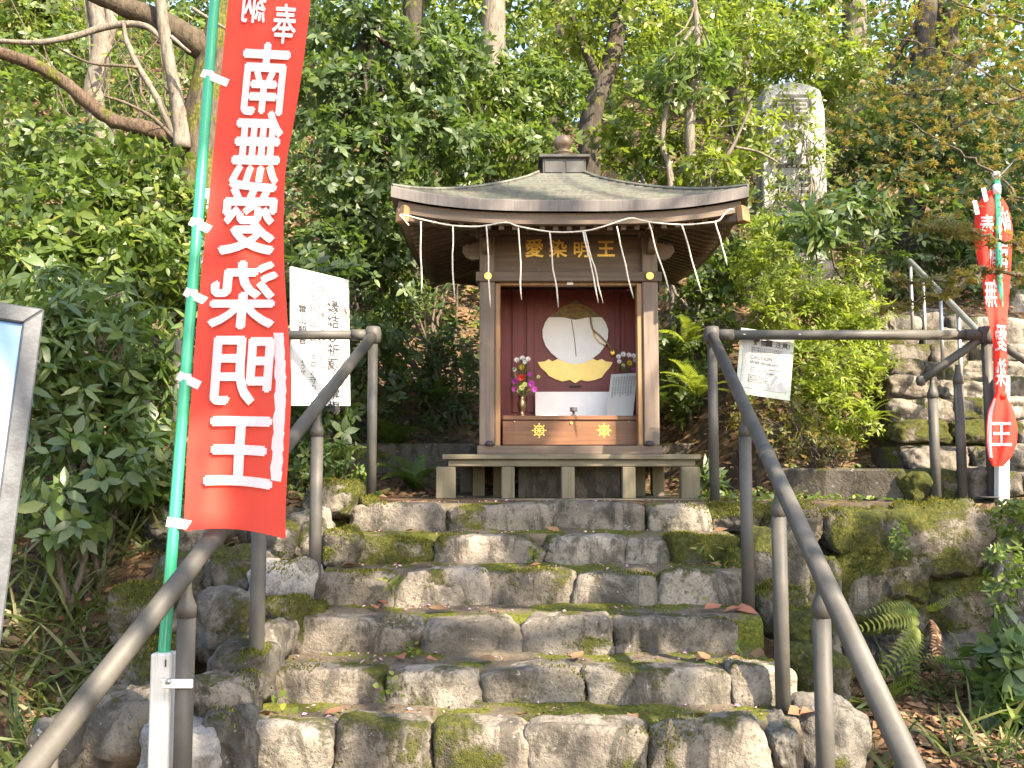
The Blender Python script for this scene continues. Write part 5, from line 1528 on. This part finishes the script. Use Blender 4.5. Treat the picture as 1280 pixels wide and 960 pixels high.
# moss tufts on treads and mossy stones
def moss():
    dg = bpy.context.evaluated_depsgraph_get(); P = []
    for o in [steps] + [c for c in steps.children] + list(bank.children) + list(wall.children):
        me = o.data; mossy = o.data.materials[0] in (M['stone_moss'],)
        tread = o is steps
        for p in me.polygons:
            nz = p.normal.z
            if nz < .25: continue
            c = p.center; q = noise.noise(Vector((c.x * 3.3, c.y * 5, c.z * 3))) + .25 * noise.noise(Vector((c.x * 11, c.y * 11, 0)))
            thr = .02 if tread else (-.25 if mossy else .28)
            if q < thr: continue
            m = max(1, int(p.area * (26000 if not tread else 20000) * min(1, (q - thr) * 4)))
            vs_ = [me.vertices[i].co for i in p.vertices]
            for _ in range(min(m, 40)):
                a, b = rl.random(), rl.random()
                P.append(vs_[0].lerp(vs_[1], a).lerp(vs_[3 % len(vs_)].lerp(vs_[2], a), b))
    P = np.array([tuple(p) for p in P]); n = len(P)
    print('moss', n)
    D = rl.normal(size=(n, 3)) * .55 + [0, -.1, 1]; N = rl.normal(size=(n, 3))
    o = leaf_mesh('moss', P - [0, 0, .003], D, N, rl.uniform(.008, .019, n), tpl_simple(.35, .1), M['moss'], None, 'stuff')
    tag(o, 'short green-gold moss growing on the steps and stones')


M['moss'] = m_leaf('moss_shoot', [(0, (.045, .055, .009)), (.5, (.10, .105, .018)), (.9, (.17, .15, .03)), (1, (.25, .20, .05))], .8, .3, (.25, .25, .03), .1)
moss()


# --- undergrowth and the wood behind
def wood(name, label, n, xr, yr, zr, leaf, k, mat, tpl, cond=None, clump=.35):
    m = n * 3; x = rl.uniform(*xr, m); y = rl.uniform(*yr, m)
    keep = []
    for i in range(m):
        if cond is None or cond(x[i], y[i]): keep.append(i)
        if len(keep) >= n: break
    x, y = x[keep], y[keep]; n = len(x)
    h = rl.uniform(*zr, n) ** 1.0
    z = np.array([ground_z(a, b) for a, b in zip(x, y)]) + h
    c = np.stack([x, y, z], 1)
    q = 14; pts = np.repeat(c, q, 0) + rl.normal(size=(n * q, 3)) * [clump, clump, clump * .55]
    P, D, N, S = whorls(pts, unit(pts - np.repeat(c, q, 0) + [0, -.1, .2]), k, leaf, rl)
    return tag(leaf_mesh(name, P, D, N, S, tpl, M[mat], None, 'stuff'), label)


off_path = lambda a, b: not (2.0 + .36 * (b - 4.8) - .25 < a < 2.04 + .36 * (b - 4.8) + 2.5 and b < 8.2)
wood('undergrowth', 'low shaded undergrowth on the slope behind the shrine', 150, (-4.2, 4.5), (6.8, 9.2), (.1, .7), .085, 5, 'leaf_dark', OVATE, off_path)
wood('undergrowth', 'mid green undergrowth higher on the slope', 300, (-7, 7.5), (8.8, 12.5), (.1, 1.6), .11, 5, 'leaf_mid', OVATE, lambda a, b: off_path(a, b) and not (1.9 < a < 3.1 and b < 9))
wood('undergrowth', 'leafy undergrowth on the left slope beyond the bare limb', 260, (-8.5, -2.0), (6.6, 10), (.1, 1.3), .09, 5, 'leaf_mid', OVATE)
wood('background_wood', 'green leaves of the wood filling the upper background', 420, (-10, 11), (12, 17), (.2, 4.5), .17, 5, 'leaf_mid', SIMPLE, None, .6)
wood('background_wood', 'sunlit leaves of the wood in the upper background', 560, (-9.5, 10.5), (11, 16), (.5, 6.0), .15, 5, 'leaf_bright', SIMPLE, None, .55)
wood('background_wood', 'shaded leaves of the wood along the top edge of the view', 330, (-12, 12), (15, 19), (.5, 6.5), .2, 5, 'leaf_dark', SIMPLE, None, .75)
for i, (px, Y) in enumerate([(340, 11.5), (520, 12), (610, 11), (690, 12.5), (930, 12), (1080, 12.5), (1210, 12), (40, 12.5)]):
    g = on_ground(px, Y); a = rl.uniform(-.5, .5)
    tree('forest_tree', ['tall trunk in the wood behind the top of the tall banner', 'trunk in the wood above the dark evergreen', 'slender trunk in the wood left of the finial', 'straight trunk in the wood above the finial', 'trunk in the wood behind the monument top', 'trunk in the wood right of the monument', 'trunk in the wood above the right banner', 'trunk in the wood at the far upper left'][i],
         [g, g + Vector((a * .3, 0, 2)), g + Vector((a * .8, 0, 5)), g + Vector((a * 1.2, .2, 9))], [.18, .15, .13, .09], 'bark_pale' if i % 3 == 2 else 'bark_dark', seed=40 + i)

# --- tall trees beside and behind the viewer; their crowns dapple the steps and the shrine
def shade_tree(base, centre, rad, n, leaf, label, seed):
    rng = np.random.default_rng(1000 + seed); b = Vector((*base, ground_z(*base) - .1)); c = Vector(centre)
    t = thing('tall_tree', b, label, 'tree')
    MB().tube([b, b.lerp(c, .35) + Vector((.1, .1, .3)), b.lerp(c, .7), c + Vector((0, 0, rad * .5))], [.2, .17, .13, .06], 10).build('trunk', M['bark_dark'], t, True)
    cl = [(c + Vector(tuple(unit(rng.normal(size=3)) * rad * rng.random() ** .4 * np.array([1, 1, .7]))), tuple([rad * rng.uniform(.13, .24)] * 3)) for _ in range(22)]
    pts, ax = tips_in(cl, n, rng, .1); P, D, N, S = whorls(pts, ax, 6, leaf, rng)
    leaf_mesh('crown', P, D, N, S, OVATE, M['leaf_mid'], t)
    for e, _ in cl[:14]:
        MB().tube(wiggle(b.lerp(c, rng.uniform(.5, .95)), e, 7, .1, rng), [.05, .045, .04, .033, .026, .02, .01], 6).build('limb', M['bark_dark'], t, True)


def toward(p, t): return Vector(p) + SUN * t


shade_tree((5.4, .6), toward((.1, 3.9, .1), 8.5), 1.8, 600, .13, 'tall leafy tree standing out of view to the right of the steps', 1)
shade_tree((6.6, 2.2), toward((2.1, 4.2, -.5), 8.0), 1.4, 520, .13, 'tall leafy tree standing out of view beyond the right banner', 2)
shade_tree((3.0, -2.6), toward((-1.5, 4.0, .6), 10.0), 1.7, 480, .13, 'tall leafy tree standing out of view behind the viewer', 3)
shade_tree((5.2, -1.6), toward((.2, 5.0, 2.0), 11.0), 1.7, 260, .13, 'second tall tree standing out of view right behind the viewer', 4)

shade_tree((9.5, 4.0), toward((4.3, 9.0, 2.6), 7.5), 2.6, 1500, .15, 'tall dense tree standing out of view right of the upper steps', 5)

# small bits of bark, petal and leaf on the treads
n = 900; ks = rl.integers(0, 6, n); P = []
for k in ks:
    y = rl.uniform(STEP_Y[k] + .16, (STEP_Y[k + 1] if k < 5 else 4.75) + .0); P.append((axis_x(y) + rl.uniform(-.86, .86), y, STEP_Z[k] + .008))
P = np.array(P)
for a, b, mt, lab in ((0, 640, 'dry', 'tiny brown bits of leaf strewn on the treads'), (640, 900, 'petal_p', 'tiny pink petals strewn on the treads')):
    if mt == 'petal_p': M[mt] = m_plain('fallen_pink_petal', (.50, .26, .36), .7)
    m = b - a
    o = leaf_mesh('debris', P[a:b], rl.normal(size=(m, 3)) * [1, 1, .3], rl.normal(size=(m, 3)) * .4 + [0, 0, 1], rl.uniform(.008, .026, m), SIMPLE, M[mt], None, 'stuff'); tag(o, lab)
